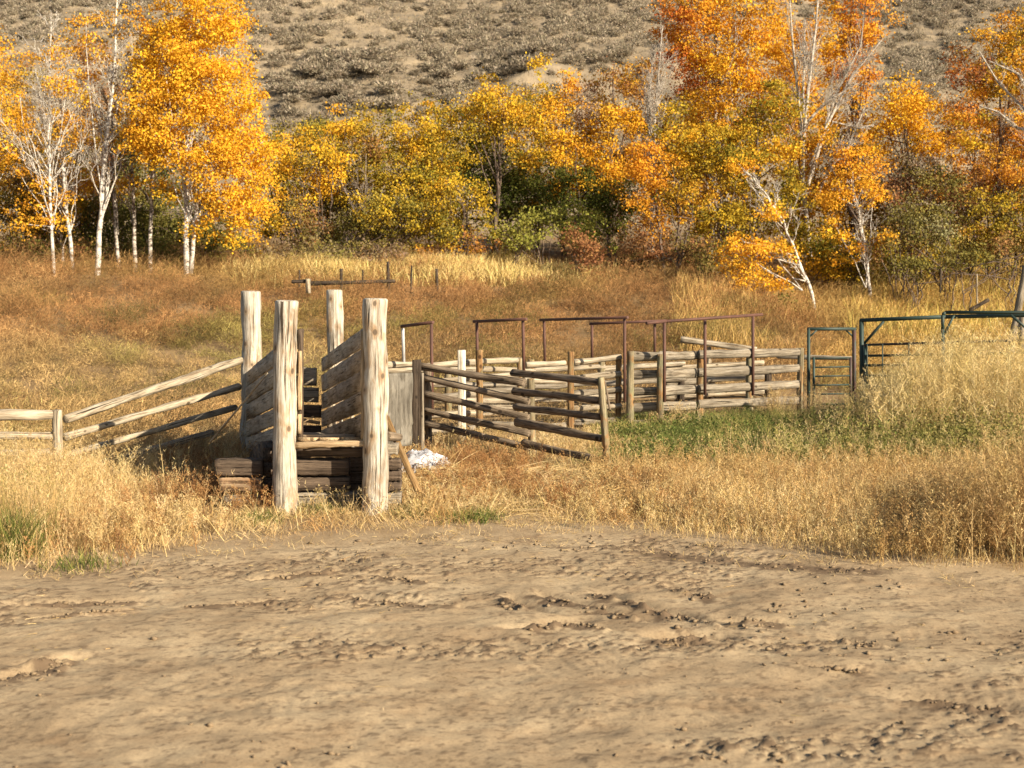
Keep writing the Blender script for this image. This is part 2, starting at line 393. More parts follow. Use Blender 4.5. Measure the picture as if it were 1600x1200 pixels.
def slab(mb, a, b, up, w, t, seg=8, jag=.006):
    """board from a to b; 'up' = width direction, w wide, t thick, edges slightly uneven, arrises chamfered"""
    a = np.asarray(a, float); b = np.asarray(b, float); d = b - a; L = np.linalg.norm(d); d = d / L
    up = np.asarray(up, float); up = up - d * up.dot(d); up /= np.linalg.norm(up); n = np.cross(d, up)
    ch = min(w, t) * .12; off = U(0, 50, 3)
    prof = np.array([(-w / 2 + ch, -t / 2), (w / 2 - ch, -t / 2), (w / 2, -t / 2 + ch), (w / 2, t / 2 - ch), (w / 2 - ch, t / 2), (-w / 2 + ch, t / 2), (-w / 2, t / 2 - ch), (-w / 2, -t / 2 + ch)])
    V = []; Wc = []
    for i in range(seg + 1):
        s = i / seg; p = a + d * L * s
        pr = prof + U(-jag, jag, (8, 2)) * np.array([1, .35])
        V.append(p + np.outer(pr[:, 0], up) + np.outer(pr[:, 1], n) + d * (U(-jag, jag, (8, 1)) if i in (0, seg) else 0))
        Wc.append(np.stack([pr[:, 0] + off[0], pr[:, 1] + off[1], np.full(8, s * L + off[2])], -1))
    V = np.concatenate(V); Wc = np.concatenate(Wc); j = np.arange(8); k = (j + 1) % 8
    F = np.concatenate([np.stack([i * 8 + j, i * 8 + k, (i + 1) * 8 + k, (i + 1) * 8 + j], -1) for i in range(seg)])
    e = seg * 8
    caps = [[0, 1, 6, 7], [1, 2, 5, 6], [2, 3, 4, 5]]
    F = np.concatenate([F, np.array([c[::-1] for c in caps]), np.array([[e + q for q in c] for c in caps])])
    mb.add(V, F, Wc)
def board(name, mat, parent, a, b, up, w, t, seg=8, jag=.006):
    mb = MB(); slab(mb, a, b, up, w, t, seg, jag); return mb.build(name, mat, parent, smooth=False)
Z = np.array([0, 0, 1.])

# ------------------------------------------------------------------ the loading chute
FL, FR = gp(442, 800), gp(586, 803)
BL, BR = gp(392, 708), gp(523, 700)
FL[2] = FR[2] = BL[2] = BR[2] = 0
def chute():
    t = empty('loading_chute', (FL + FR + BL + BR) / 4, 'weathered wooden cattle loading chute with four pale log posts and plank sides', 'loading chute')
    d0, d1 = FL[1], BL[1]
    log('post', M_POST, t, W(442, 800, d0) - [0, 0, .3], W(447, 471, d0), .182, .168, .28, 20)['label'] = 'front left peeled log post with knots'
    log('post', M_POST, t, W(585, 803, FR[1]) - [0, 0, .3], W(588, 468, FR[1]), .190, .172, .28, 20)['label'] = 'front right peeled log post, the thickest'
    log('post', M_POST, t, W(391, 708, d1) - [0, 0, .3], W(392, 456, d1), .19, .178, .3, 18)
    log('post', M_POST, t, W(523, 700, BR[1]) - [0, 0, .3], W(523, 454, BR[1]), .168, .160, .22, 18)
    # right side panel: five boards running down towards the back
    fa, ba = FR[1] + .12, BR[1] + .6
    fr = [(512, 539), (543, 577), (578, 608), (609, 641), (645, 682)]
    bk = [(558, 583), (586, 612), (615, 640), (643, 668), (671, 700)]
    for i, ((ft, fb), (bt, bb)) in enumerate(zip(fr, bk)):
        a = (W(571, ft, fa) + W(571, fb, fa)) / 2; b = (W(504, bt, ba) + W(504, bb, ba)) / 2
        w = (np.linalg.norm(W(571, ft, fa) - W(571, fb, fa)) + np.linalg.norm(W(504, bt, ba) - W(504, bb, ba))) / 2
        board('side_board', M_BOARD, t, a, b, Z, w - (.0 if i in (1, 2) else .016), .045, 14, .008)
    # cleats of the right panel on the outer side and a pale end cleat
    board('cleat', M_PALE, t, W(567, 690, fa - .06), W(567, 517, fa - .06), (1, 0, 0), .05, .09, 10)
    for f in (.35, .8):
        dd = fa + f * (ba - fa); px = 573 + (506 - 573) * (f / ((fa / dd) * (1 - f) + f) if False else f * fa / dd * (ba / fa))
        x = W(571, 500, fa)[0] * (1 - f) + W(504, 500, ba)[0] * f + .07
        zt = W(571, 512, fa)[2] * (1 - f) + W(504, 558, ba)[2] * f
        board('cleat', M_BOARD, t, (x, dd, .1), (x, dd, zt - .05), (0, 1, 0), .12, .05)
    # left side panel seen from outside
    fa, ba = FL[1] + .15, BL[1] + .5
    fr = [(513, 545), (548, 583), (586, 617), (620, 650), (653, 684)]
    bk = [(588, 610), (612, 634), (637, 660), (663, 685), (688, 708)]
    for i, ((ft, fb), (bt, bb)) in enumerate(zip(fr, bk)):
        a = (W(466, ft, fa) + W(466, fb, fa)) / 2; b = (W(379, bt, ba) + W(379, bb, ba)) / 2
        w = (np.linalg.norm(W(466, ft, fa) - W(466, fb, fa)) + np.linalg.norm(W(379, bt, ba) - W(379, bb, ba))) / 2
        board('side_board', M_BOARD, t, a, b, Z, w - (.0 if i in (1, 2) else .016), .045, 14, .008)
    board('cleat', M_PALE, t, W(469, 640, fa - .1), W(469, 548, fa - .1), (1, 0, 0), .055, .07, 8)
    board('cleat', M_PALE, t, W(468.5, 677, fa - .1), W(468.5, 647, fa - .1), (1, 0, 0), .055, .07, 4)
    board('cleat', M_TIE, t, W(470, 690, fa - .02), W(470, 514, fa - .02), (1, 0, 0), .07, .10, 8)
    # ramp floor: planks across, falling towards the back
    zf = W(516, 689, d0)[2]; zb = .25; n = 24
    A0, A1 = W(466, 689, FL[1] + .05), W(566, 689, FL[1] + .05)
    B0, B1 = W(381, 700, BL[1] + .6), W(503, 700, BL[1] + .6)
    mb = MB()
    for i in range(3):
        f0, f1 = i / 3, (i + 1) / 3
        a = A0 * (1 - (f0 + f1) / 2) + A1 * (f0 + f1) / 2; b = B0 * (1 - (f0 + f1) / 2) + B1 * (f0 + f1) / 2
        a = np.array([a[0], a[1], zf + .02]); b = np.array([b[0], b[1], zb])
        slab(mb, a, b, (1, 0, 0), np.linalg.norm(A1 - A0) / 3 - .02, .05, 20)
    mb.build('ramp_floor', M_PALE, t, smooth=False)
    mb = MB()
    for i in range(1, 14):
        f = i / 14; a = A0 * (1 - f) + B0 * f; b = A1 * (1 - f) + B1 * f; z = zf + .02 + (zb - zf) * f + .045
        slab(mb, (a[0] + .05, a[1], z), (b[0] - .05, b[1], z), (0, 1, 0), .06, .035, 4)
    mb.build('foot_cleats', M_BOARD, t, smooth=False)
    # front edge beam under the floor planks
    board('edge_beam', M_PALE, t, W(461, 696, d0 + .02), W(571, 692, FR[1] + .02), Z, .085, .12, 12, .008)
    board('cross_beam', M_TIE, t, W(461, 706, d0 + .35), W(571, 706, FR[1] + .35), Z, .13, .16, 8)
    # far end boards of the alley
    e = BL[1] + .9
    for (x0, x1, y0, y1, m) in [(471, 495, 574, 602, M_GREY), (472, 498, 605, 628, M_GREY), (470, 502, 632, 652, M_TIE), (470, 502, 664, 690, M_TIE)]:
        board('end_board', m, t, W(x0, (y0 + y1) / 2, e), W(x1, (y0 + y1) / 2 + 1, e), Z, np.linalg.norm(W(0, y0, e) - W(0, y1, e)), .05, 6)
    board('end_board', M_PALE, t, W(470, 656, e - .2), W(500, 661, e - .2), Z, .07, .05, 5)
    # crib of old railway timbers
    dz = FL[1] + .30
    def row(x0, x1, y0, y1, m, dd=dz, th=.22, name='crib_timber'):
        w = np.linalg.norm(W(400, y0, dd) - W(400, y1, dd))
        board(name, m, t, W(x0, (y0 + y1) / 2, dd), W(x1, (y0 + y1) / 2, dd), Z, w - .012, th, 12, .010)
    row(338, 411, 716, 743, M_TIE); row(345, 410, 744, 770, M_TIEL, dz + .03); row(352, 412, 771, 792, M_GREY, dz + .05)
    row(455, 546, 716, 742, M_TIE); row(455, 546, 744, 766, M_TIE, dz + .03); row(455, 560, 768, 794, M_GREY, dz + .05)
    row(414, 424, 716, 790, M_TIE, dz + .35, .1, 'crib_post'); row(546, 568, 712, 792, M_TIE, dz + .35, .15, 'crib_post')
    dr = FR[1] + .25
    for (y0, y1, m) in [(716, 733, M_TIE), (734, 750, M_TIE), (751, 766, M_TIE), (768, 788, M_GREY)]:
        row(598, 627, y0, y1, m, dr, .25)
    row(596, 622, 692, 709, M_GREY, dr - .05, .3, 'beam_end')
    log('log_end', M_DARK, t, W(604, 683, dr), W(623, 684, dr + .3), .07, .06)
    # side crib walls running back under the ramp, added to keep the inside dark
    for (P, Q, mm) in ((W(420, 790, dz), BL, M_TIE), (W(600, 790, dz), BR, M_TIE)):
        L = Q - P; L[2] = 0
        for k in range(4):
            z = .1 + k * .23; f = max(.12, .93 - z)
            a = np.array([P[0], P[1] + .15, z]); b = a + L * f; b[2] = z
            board('added_side_timber', mm, t, a, b, Z, .22, .2, 8, .008)
    return t
chute()

# thin pole leaning across the left side of the chute
o = log('thin_pole', M_POLE, None, W(329, 690, 21.3), W(418, 583, 19.72), .017, .012, .4, 8)
tag(o, 'thin crooked stick leaning against the shaded left side of the chute', 'pole')
# leaning plank
o = board('loose_plank', M_PLANK, None, W(603, 652, 20.35), W(655, 770, 19.95), (1, -.2, .2), .10, .035, 10)
tag(o, 'narrow brown plank leaning from the chute corner to the ground', 'plank')
# plywood sheet
def ply():
    nx, nz = 14, 26; A = W(602, 700, 24.6); B = W(645, 700, 24.9); T = W(603, 584, 24.6)
    V = []; Wc = []; F = []
    for s in (0, 1):
        for i in range(nz + 1):
            for j in range(nx + 1):
                u, v = j / nx, i / nz
                uu = u * (1 + .03 * math.sin(v * 9) + (-.05 if v < .3 else 0))
                p = A + (B - A) * uu; p = np.array([p[0], p[1] + .05 * math.sin(v * 3 + u) + s * .018, v * (T[2] - A[2]) + A[2]])
                V.append(p); Wc.append((u * .5, s * .02, v * 1.4))
    n = (nx + 1) * (nz + 1); w = nx + 1
    for i in range(nz):
        for j in range(nx):
            a = i * w + j; F.append((a, a + 1, a + 1 + w, a + w)); F.append((n + a, n + a + w, n + a + 1 + w, n + a + 1))
    ring = [j for j in range(nx)] + [i * w + nx for i in range(nz)] + [nz * w + nx - j for j in range(nx)] + [(nz - i) * w for i in range(nz)]
    for q in range(len(ring)):
        a, b = ring[q], ring[(q + 1) % len(ring)]; F.append((a, a + n, b + n, b))
    o = mesh_np('plywood_sheet', V, F, M_PLY, wc=Wc)
    tag(o, 'weathered grey plywood sheet standing upright behind the right chute post', 'plywood sheet')
ply()
# crumpled white plastic
def plastic():
    m, nt, b = new_mat('white_plastic'); tc = nt.nodes.new('ShaderNodeTexCoord')
    n = noise(nt, mapping(nt, tc.outputs['Object'], (5, 16, 9)), 1.0, 4, .6, 1.5)
    c = ramp(nt, n, [(.41, (.06, .06, .07)), (.45, (.56, .57, .60))])
    nt.links.new(c, b.inputs['Base Color']); b.inputs['Roughness'].default_value = .5
    n_ = 24; P = []
    c0 = gp(664, 742)
    u = np.linspace(-1, 1, n_); A, B = np.meshgrid(u, u)
    r = np.maximum(abs(A), abs(B))
    x = A * .46 + .06 * (fbm(A * 2, B * 2, 2, 81) - .5) * 4; y = B * .5 + .1 * (fbm(A * 2 + 9, B * 2, 2, 82) - .5) * 3
    rid = abs(fbm(A * 1.6 + 4, B * 1.6, 3, 83) - .5) * 1.6
    h = .05 + .34 * np.clip(1 - ((A + .1) ** 2 * .8 + B ** 2) * .9, 0, 1) ** .6 * (.75 + rid * .8) + .07 * abs(fbm(A * 4, B * 4, 2, 84) - .5)
    h = np.maximum(h, .04)
    x = x + U(-.014, .014, x.shape); y = y + U(-.014, .014, x.shape); h = h + U(-.012, .022, x.shape)
    V = np.stack([x + c0[0], y + c0[1] + .35, h], -1).reshape(-1, 3)
    i = np.arange(n_ - 1)[:, None] * n_ + np.arange(n_ - 1)[None, :]
    F = np.stack([i, i + 1, i + n_ + 1, i + n_], -1).reshape(-1, 4)
    o = mesh_np('plastic_sheet', V, F, m)
    s = o.modifiers.new('thick', 'SOLIDIFY'); s.thickness = .006
    tag(o, 'crumpled white plastic sheet lying on the ground beside the chute', 'plastic sheet')
plastic()

# ------------------------------------------------------------------ fences
def rails(t, mat, pairs, r, rough=.4, flat=1.0, name='rail', sides=12):
    for (a, b) in pairs: log(name, mat, t, a, b, r * U(.9, 1.12), r * U(.82, 1.05), rough, sides, flat)
# left rail fence
def left_fence():
    dA = 21.8; dB = BL[1] - .15
    t = empty('rail_fence', (W(90, 780, dA)[0], dA, 0), 'weathered pole fence climbing from the tall grass at the left to the chute', 'fence')
    log('post', M_POLE, t, W(91, 800, dA) - [0, 0, .2], W(90, 641, dA), .088, .08, .3)
    P = [((103, 656), (376, 563)), ((101, 683), (372, 604)), ((104, 712), (368, 636)), ((128, 733), (330, 676))]
    for (a, b), r in zip(P, (.078, .07, .06, .062)):
        db = dA + (dB - dA) * ((b[0] - 90) / (391 - 90))
        log('rail', M_POLE, t, W(*a, dA + .05 * (a[0] - 90) / 10), W(*b, db), r * .9, r, .45)
    for (ya, yb, r) in ((650, 649, .078), (679, 681, .07), (709, 706, .065), (731, 731, .06), (752, 752, .06)):
        log('rail', M_POLE, t, W(-190, ya, dA - .9), W(82, yb, dA - .02), r, r, .45)
    log('post', M_POLE, t, W(-170, 800, dA - .8) - [0, 0, .2], W(-170, 640, dA - .8), .088, .08, .3)
left_fence()

def gate_fence():
    A = gp(667, 704); Mi = gp(824, 716); B = gp(951, 742)
    t = empty('rail_fence', (A + B) / 2, 'dark brown log panel fence of two bays angled towards the camera', 'fence')
    d0, d1, d2 = A[1], Mi[1], B[1]
    R1 = [((657, 572), (819, 598)), ((664, 591), (827, 628)), ((664, 616), (826, 652)), ((665, 641), (827, 678)), ((665, 662), (827, 699))]
    R2 = [((801, 583), (937, 597)), ((804, 611), (937, 626)), ((806, 636), (938, 652)), ((808, 660), (941, 686)), ((818, 692), (943, 721))]
    for (a, b) in R1: log('rail', M_DARK, t, W(*a, d0 - .12), W(*b, d1 - .02), .062 * U(.92, 1.1), .07 * U(.92, 1.1), .4)
    for (a, b) in R2: log('rail', M_DARK, t, W(*a, d1 - .16), W(*b, d2 + .08), .072 * U(.92, 1.1), .064 * U(.92, 1.1), .45)
    log('post', M_DARK, t, W(668, 704, d0 + .05) - [0, 0, .3], W(667, 576, d0 + .05), .09, .08, .3)
    log('post', M_GATEPOST, t, W(833, 716, d1 + .16) - [0, 0, .3], W(829, 592, d1 + .16), .078, .072, .3)
    log('post', M_GATEPOST, t, W(952, 743, d2 - .02) - [0, 0, .3], W(939, 590, d2 - .02), .068, .058, .3)
    log('brace', M_DARK, t, W(953, 640, d2 + .2), W(945, 596, d2 + .2), .02, .015, .3, 8)
gate_fence()
# post cluster at the inner end of the dark panel
t = empty('post_pair', gp(652, 702), 'pair of dark square posts between the plywood and the log panel', 'posts')
board('post', M_FAR, t, W(648, 704, 25.6) - [0, 0, .2], W(648, 563, 25.6), (1, 0, 0), .10, .14)  # shade on this pair is put into the darker wood colour
board('post', M_FAR, t, W(655, 704, 26.1) - [0, 0, .2], W(654, 562, 26.1), (1, 0, 0), .10, .12)
log('post', M_BARKY if 0 else M_GREY, t, W(660, 698, 25.2) - [0, 0, .2], W(659, 583, 25.2), .04, .035)

# right pen fence (front run)
def pen_fence():
    P = [(985, 670, 549, M_GATEPOST, .088), (1032, 671, 554, M_GATEPOST, .078), (1094, 660, 549, M_RUSTPOST, .085), (1172, 657, 545, M_GATEPOST, .088), (1252, 651, 544, M_GATEPOST, .09)]
    dd = [30.0, 29.9, 31.2, 31.7, 32.4]
    t = empty('rail_fence', W(1094, 660, 31.2) * [1, 1, 0], 'grey slab rail pen fence with five posts left of the green gate', 'fence')
    for (px, yb, yt, m, r), d in zip(P, dd):
        g = W(px, yt, d).copy(); g[2] = -.3
        g2 = W(px, yt, d); log('post', m, t, g, g2, r, r * .92, .2)
    Ltop = [(558, 587, 613, 638, 663)]; 
    yl = [558, 587, 613, 638, 663]; yr = [550, 576, 600, 625, 650]
    xs = [985, 1032, 1094, 1172, 1252]
    for k in range(5):
        for i in range(4):
            fa = (xs[i] - 985) / 267; fb = (xs[i + 1] - 985) / 267
            ya = yl[k] + (yr[k] - yl[k]) * fa; yb = yl[k] + (yr[k] - yl[k]) * fb
            sh = -.12 if i in (2, 3) else .13
            if i in (0,): sh = .1
            log('rail', M_GREY, t, W(xs[i] - 2, ya + U(-1, 1), dd[i] + sh), W(xs[i + 1] + (2 if i < 3 else -4), yb + U(-1, 1), dd[i + 1] + sh), .102 * U(.92, 1.1), .094 * U(.92, 1.1), .3, 12, .5 if k % 2 else .7)
pen_fence()

# middle pen fence between plywood and the right pen
def mid_fence():
    t = empty('rail_fence', W(812, 640, 29) * [1, 1, 0], 'pale weathered rail fence across the pen behind the dark log panel', 'fence')
    P = [(721.5, 547, 27.4, M_WHITEPOST, .078), (749, 547, 28.4, M_RUSTPOST, .075), (812, 560, 29.2, M_GATEPOST, .06), (892, 550, 29.6, M_RUSTPOST, .075), (967, 554, 30.3, M_RUSTPOST, .07)]
    for (px, yt, d, m, r) in P:
        g2 = W(px, yt, d); g = g2.copy(); g[2] = -.3
        if m is M_WHITEPOST: 
            board('post', m, t, g, g2, (1, 0, 0), .155, .12)['label'] = 'square white post'
        else: log('post', m, t, g, g2, r, r * .93, .2)
    rows = [((600, 571), (648, 569), 28.0), ((662, 573), (738, 566), 28.4), ((752, 563), (813, 561), 28.9), ((822, 571), (879, 569), 29.2), ((897, 566), (966, 559), 29.9)]
    for (a, b, d) in rows:
        for k, (dy, r, m) in enumerate([(0, .068, M_POLE), (27, .072, M_POLE), (52, .075, M_GREY), (78, .07, M_POLE), (103, .075, M_GREY)]):
            s = (28 / d)
            if a[0] < 650 and k > 0: continue
            log('rail', m, t, W(a[0] - (3 if k else 0), a[1] + dy * s + U(-2, 2), d + U(-.05, .05)), W(b[0] + 4, b[1] + dy * s + U(-3, 3), d + .35), r, r * U(.8, 1), .4)
mid_fence()
def back_fence():
    t = empty('rail_fence', W(930, 620, 33.5) * [1, 1, 0], 'sun bleached pole fence at the far side of the pens', 'fence')
    for (px, yt, d) in [(700, 565, 32), (830, 562, 33.2), (940, 558, 33.6), (1065, 590, 34.2), (1112, 585, 34.6), (1200, 585, 35)]:
        g2 = W(px, yt, d); g = g2.copy(); g[2] = -.3; log('post', M_FAR if px > 1000 else M_GATEPOST, t, g, g2, .085, .08, .2)
    segs = [((600, 580), (705, 576), 31.5, 32.0), ((700, 577), (836, 577), 32, 33.2), ((826, 580), (945, 574), 33.2, 33.6), ((935, 576), (1070, 568), 33.6, 34.2), ((1040, 576), (1193, 566), 34.2, 34.8)]
    for (a, b, da, db) in segs:
        for k, dy in enumerate((0, 24, 47, 70)):
            s = 32 / da
            log('rail', M_POLE if k % 2 == 0 else M_GREY, t, W(a[0], a[1] + dy * s + U(-2, 2), da), W(b[0], b[1] + dy * s + U(-2, 2), db), .072 * U(.9, 1.1), .06 * U(.9, 1.2), .45)
back_fence()

# lifted loose pole behind the pen
t = empty('propped_pole', W(1120, 600, 35.5) * [1, 1, 0], 'long bleached pole propped aslant behind the right pen fence', 'pole')
log('rail', M_POLE, t, W(1064, 531, 35.6), W(1182, 547, 35.4), .10, .075, .35)
log('support', M_POLE, t, W(1108, 610, 35.7), W(1108, 542, 35.7), .05)
o = log('fence_rail', M_POLE, None, W(1215, 556, 35.0), W(1330, 560, 34.0), .065, .055, .4)
tag(o, 'thin bleached rail lying behind the small green gate', 'rail')

# ------------------------------------------------------------------ rusty overhead pipe frames
def pframe(label, posts, bar, r=.034):
    b = posts[len(posts) // 2]
    t = empty('pipe_frame', W(b[0], b[2], b[3]) * [1, 1, 0], label, 'pipe frame', 'rusty overhead pipe frames at the pens')
    for (px, yt, yb, d, m) in posts:
        a = W(px, yt, d); g = W(px + (1.5 if px < 900 else 0), yb, d); g[0] = a[0] + (g[0] - a[0]); pipe('pipe_post', m, t, [g, a], r)
    pipe('crossbar', M_RUST, t, [W(*p) for p in bar], r)
pframe('short rusty pipe frame with one grey leg right of the chute', [(629.5, 513, 572, 28.2, M_GALV), (674, 506, 650, 27.4, M_RUST)], [(627, 510, 28.2), (677, 503.5, 27.4)])
pframe('rusty pipe frame rising between the white post and the middle of the pen', [(745, 503, 600, 29.2, M_RUST), (817, 500, 580, 28.2, M_RUST)], [(740, 502.5, 29.3), (823, 498.5, 28.1)])
pframe('long rusty pipe frame spanning the pen behind the dark log panel', [(850, 501, 572, 31.6, M_RUST), (976, 498, 628, 29.2, M_RUST)], [(844, 500, 31.7), (981, 496, 29.1)])
pframe('lower rusty pipe frame partly behind the long one', [(925, 507, 560, 33.4, M_RUST), (1023, 503, 556, 33.2, M_RUST)], [(921, 506, 33.4), (1042, 501, 33.0)])
pframe('rusty three-legged pipe frame above the right pen fence', [(1038, 502, 628, 29.7, M_RUST), (1101.5, 498, 617, 30.9, M_RUST), (1176.5, 494, 618, 31.5, M_RUST)], [(1010, 505, 29.3), (1040, 502, 29.7), (1191, 491.5, 31.7)], .036)

# ------------------------------------------------------------------ green steel gates
def green_gates():
    d = 32.6
    t = empty('walk_gate', W(1300, 650, d) * [1, 1, 0], 'small green pipe walk-through gate in a tall frame beside the last pen post', 'gate')
    pipe('frame_post', M_GREEN, t, [W(1263.5, 650, d), W(1263.5, 513, d)], .04)
    pipe('frame_post', M_DRUST, t, [W(1335, 650, d + .3), W(1334.5, 512, d + .3)], .05)['label'] = 'rusty right frame post'
    pipe('top_bar', M_GREEN, t, [W(1262, 514, d), W(1337, 514, d + .3)], .042)
    pipe('corner_brace', M_GREEN, t, [W(1264, 527, d), W(1276, 516, d)], .022)
    pipe('corner_brace', M_GREEN, t, [W(1334, 527, d + .3), W(1322, 516, d + .3)], .022)
    pipe('gate_stile', M_GREEN, t, [W(1271.5, 645, d), W(1271.5, 558, d)], .032)
    pipe('gate_stile', M_DRUST, t, [W(1329, 645, d + .2), W(1329, 558, d + .2)], .032)
    for y in (560, 574, 588, 602, 616, 632): pipe('gate_bar', M_GREEN, t, [W(1272, y, d), W(1329, y - 1, d + .2)], .020)
    d = 31.5
    t = empty('stock_gate', W(1350, 640, d) * [1, 1, 0], 'wide green pipe gate and header behind the tall pale weeds', 'gate')
    pipe('frame_post', M_GREEN, t, [W(1347, 640, d), W(1346, 500, d)], .055)
    pipe('top_bar', M_GREEN, t, [W(1344, 500.5, d), W(1478, 495, d - 1), W(1720, 490, d - 2.6)], .047)
    pipe('diagonal_brace', M_GREEN, t, [W(1381, 502, d - .3), W(1349, 538, d)], .032)
    pipe('gate_stile', M_GREEN, t, [W(1352, 640, d - .1), W(1352, 538, d - .1)], .035)
    for i, (ya, yb) in enumerate(((539, 528), (556, 549), (571, 566), (587, 584), (604, 602))):
        pipe('gate_bar', M_GREEN if i else M_DRUST, t, [W(1350, ya, d - .1), W(1720, yb, d - 3)], .03)
    for px in (1355, 1379, 1420, 1475): pipe('gate_upright', M_GREEN, t, [W(px, 606, d - .3 - (px - 1350) * .006), W(px, 538 - (px - 1350) * .03, d - .3 - (px - 1350) * .006)], .014)
    d = 28.5
    t = empty('stock_gate', W(1475, 640, d) * [1, 1, 0], 'second green pipe gate header at the right edge with rounded corner', 'gate')
    pipe('top_bar', M_GREEN, t, [W(1477, 488, d), W(1720, 488.5, d - .6)], .037)
    pipe('frame_post', M_GREEN, t, [W(1477, 488, d), W(1473, 492, d), W(1473, 514, d), W(1474, 660, d)], .036)
    pipe('diagonal_brace', M_GREEN, t, [W(1491, 492, d), W(1475, 523, d)], .026)
    pipe('diagonal_brace', M_GREEN, t, [W(1579, 492, d - .3), W(1612, 520, d - .4)], .030)
green_gates()
o = log('leaning_pole', M_GREY, None, W(1571, 600, 36), W(1602, 415, 36), .11, .09, .25)
tag(o, 'tall grey wooden pole leaning behind the green gate at the right edge', 'pole')
o = log('short_post', M_GREY, None, W(1595, 600, 34.5), W(1597, 492, 34.5), .09, .08, .25)
tag(o, 'short grey post beside the leaning pole at the right edge', 'post')

# far rail fence and stakes
t = empty('rail_fence', W(530, 445, 49), 'low distant pole fence standing in the brush before the pale grass', 'fence')
t.location.z = ground_z(t.location.x, 49)
log('rail', M_FAR, t, W(456, 440.5, 49), W(486, 439, 49), .07); log('rail', M_FAR, t, W(484, 443, 49), W(617, 439, 49.2), .08, .06)
log('post', M_POLE, t, W(482, 458, 48.9), W(481, 436, 48.9), .09)
for i, (px, yt, yb) in enumerate([(468, 422, 442), (533, 420, 442), (567, 422, 445), (606, 409, 445), (643, 415, 442), (682, 420, 440), (1470, 420, 440), (1526, 428, 462)]):
    w = ['leftmost, above the left end of the low rail', 'above the middle of the low rail', 'thin, right of the middle of the low rail', 'tallest, at the right end of the low rail', 'just right of the low rail', 'rightmost, left of the green brush lump', 'far right before the brown bank', 'pale, far right above the green gate'][i]
    a = W(px, yt, 50.5); b = W(px + (1 if i % 2 else -1), yb + 16, 50.5)
    o = log('fence_stake', M_FAR if i != 7 else M_POLE, None, b, a, .055 if i in (1, 3, 5) else .035, None, .3, 8)
    tag(o, 'weathered stake in far grass, ' + w, 'stake', 'stakes of the far wire fence')
for i, (a, b, r, m, lab) in enumerate([((1186, 487), (1268, 496), .13, M_FAR, 'dark fallen log lying in the brush left of the leaning birch'), ((1192, 497), (1272, 501), .10, M_FAR, 'second dark log under the first left of the leaning birch'),
                                       ((1212, 508), (1256, 509), .10, M_GREY, 'grey weathered log lying below the two dark logs'), ((1515, 485), (1545, 468), .07, M_FAR, 'dark broken branch sticking up behind the green gate')]):
    o = log('fallen_log', m, None, W(*a, 50 + i * .3 if i < 3 else 48), W(*b, 50.6 if i < 3 else 48), r, r * .8, .35)
    tag(o, lab, 'log')

# ------------------------------------------------------------------ blades, weeds and brush (merged strands)
def strands(P, D, L, Wd, C, bend=.25, seg2=True, tipdark=0):
    """thin curved blades: base P, direction D (unit), length L, width Wd, colour C -> verts, tris, colours"""
    n = len(P); side = np.cross(D, R.normal(size=(n, 3))); side /= np.linalg.norm(side, axis=1)[:, None] + 1e-9
    w = side * (Wd / 2)[:, None]
    if not seg2:
        T = P + D * L[:, None]
        V = np.stack([P - w, P + w, T], 1).reshape(-1, 3); F = np.arange(3 * n).reshape(-1, 3)
        return V, F, np.repeat(C, 3, 0)
    droop = R.normal(size=(n, 3)) * bend; droop[:, 2] = -np.abs(droop[:, 2]) * .8
    Mi = P + D * (L * .55)[:, None] + droop * (L * .18)[:, None]
    T = P + D * L[:, None] + droop * (L * .75)[:, None]
    V = np.stack([P - w, P + w, Mi + w * .75, Mi - w * .75, T], 1).reshape(-1, 3)
    b = np.arange(n)[:, None] * 5
    F = np.concatenate([b + [0, 1, 2], b + [0, 2, 3], b + [3, 2, 4]], 0)
    return V, F, np.repeat(C, 5, 0)
def unit(v): return v / (np.linalg.norm(v, axis=1)[:, None] + 1e-9)
class Acc:
    def __init__(s): s.V = []; s.F = []; s.C = []; s.n = 0
    def add(s, t):
        V, F, C = t; s.V.append(V); s.F.append(F + s.n); s.C.append(C); s.n += len(V)
    def build(s, name, mat, parent=None, link=True):
        return mesh_np(name, np.concatenate(s.V), np.concatenate(s.F), mat, parent, col=np.clip(np.concatenate(s.C), 0.005, .95), link=link)
def pick(pal, n, jit=.12):
    pal = np.asarray(pal, float); c = pal[R.integers(0, len(pal), n)]
    return c * (1 + R.normal(size=(n, 1)) * jit) * (1 + R.normal(size=(n, 3)) * jit * .25)
STRAW = [(.60, .45, .22), (.68, .54, .30), (.50, .35, .15), (.62, .47, .22)]
PALES = [(.72, .57, .31), (.66, .50, .25), (.60, .43, .18)]
RUSTY = [(.38, .205, .085), (.32, .165, .065), (.44, .26, .11), (.27, .15, .07)]
TAN = [(.50, .36, .16), (.44, .31, .13), (.55, .40, .19)]
OLIVE = [(.26, .24, .07), (.20, .20, .055), (.32, .28, .09)]
GREENS = [(.075, .11, .028), (.11, .145, .038), (.18, .20, .055), (.055, .08, .022)]

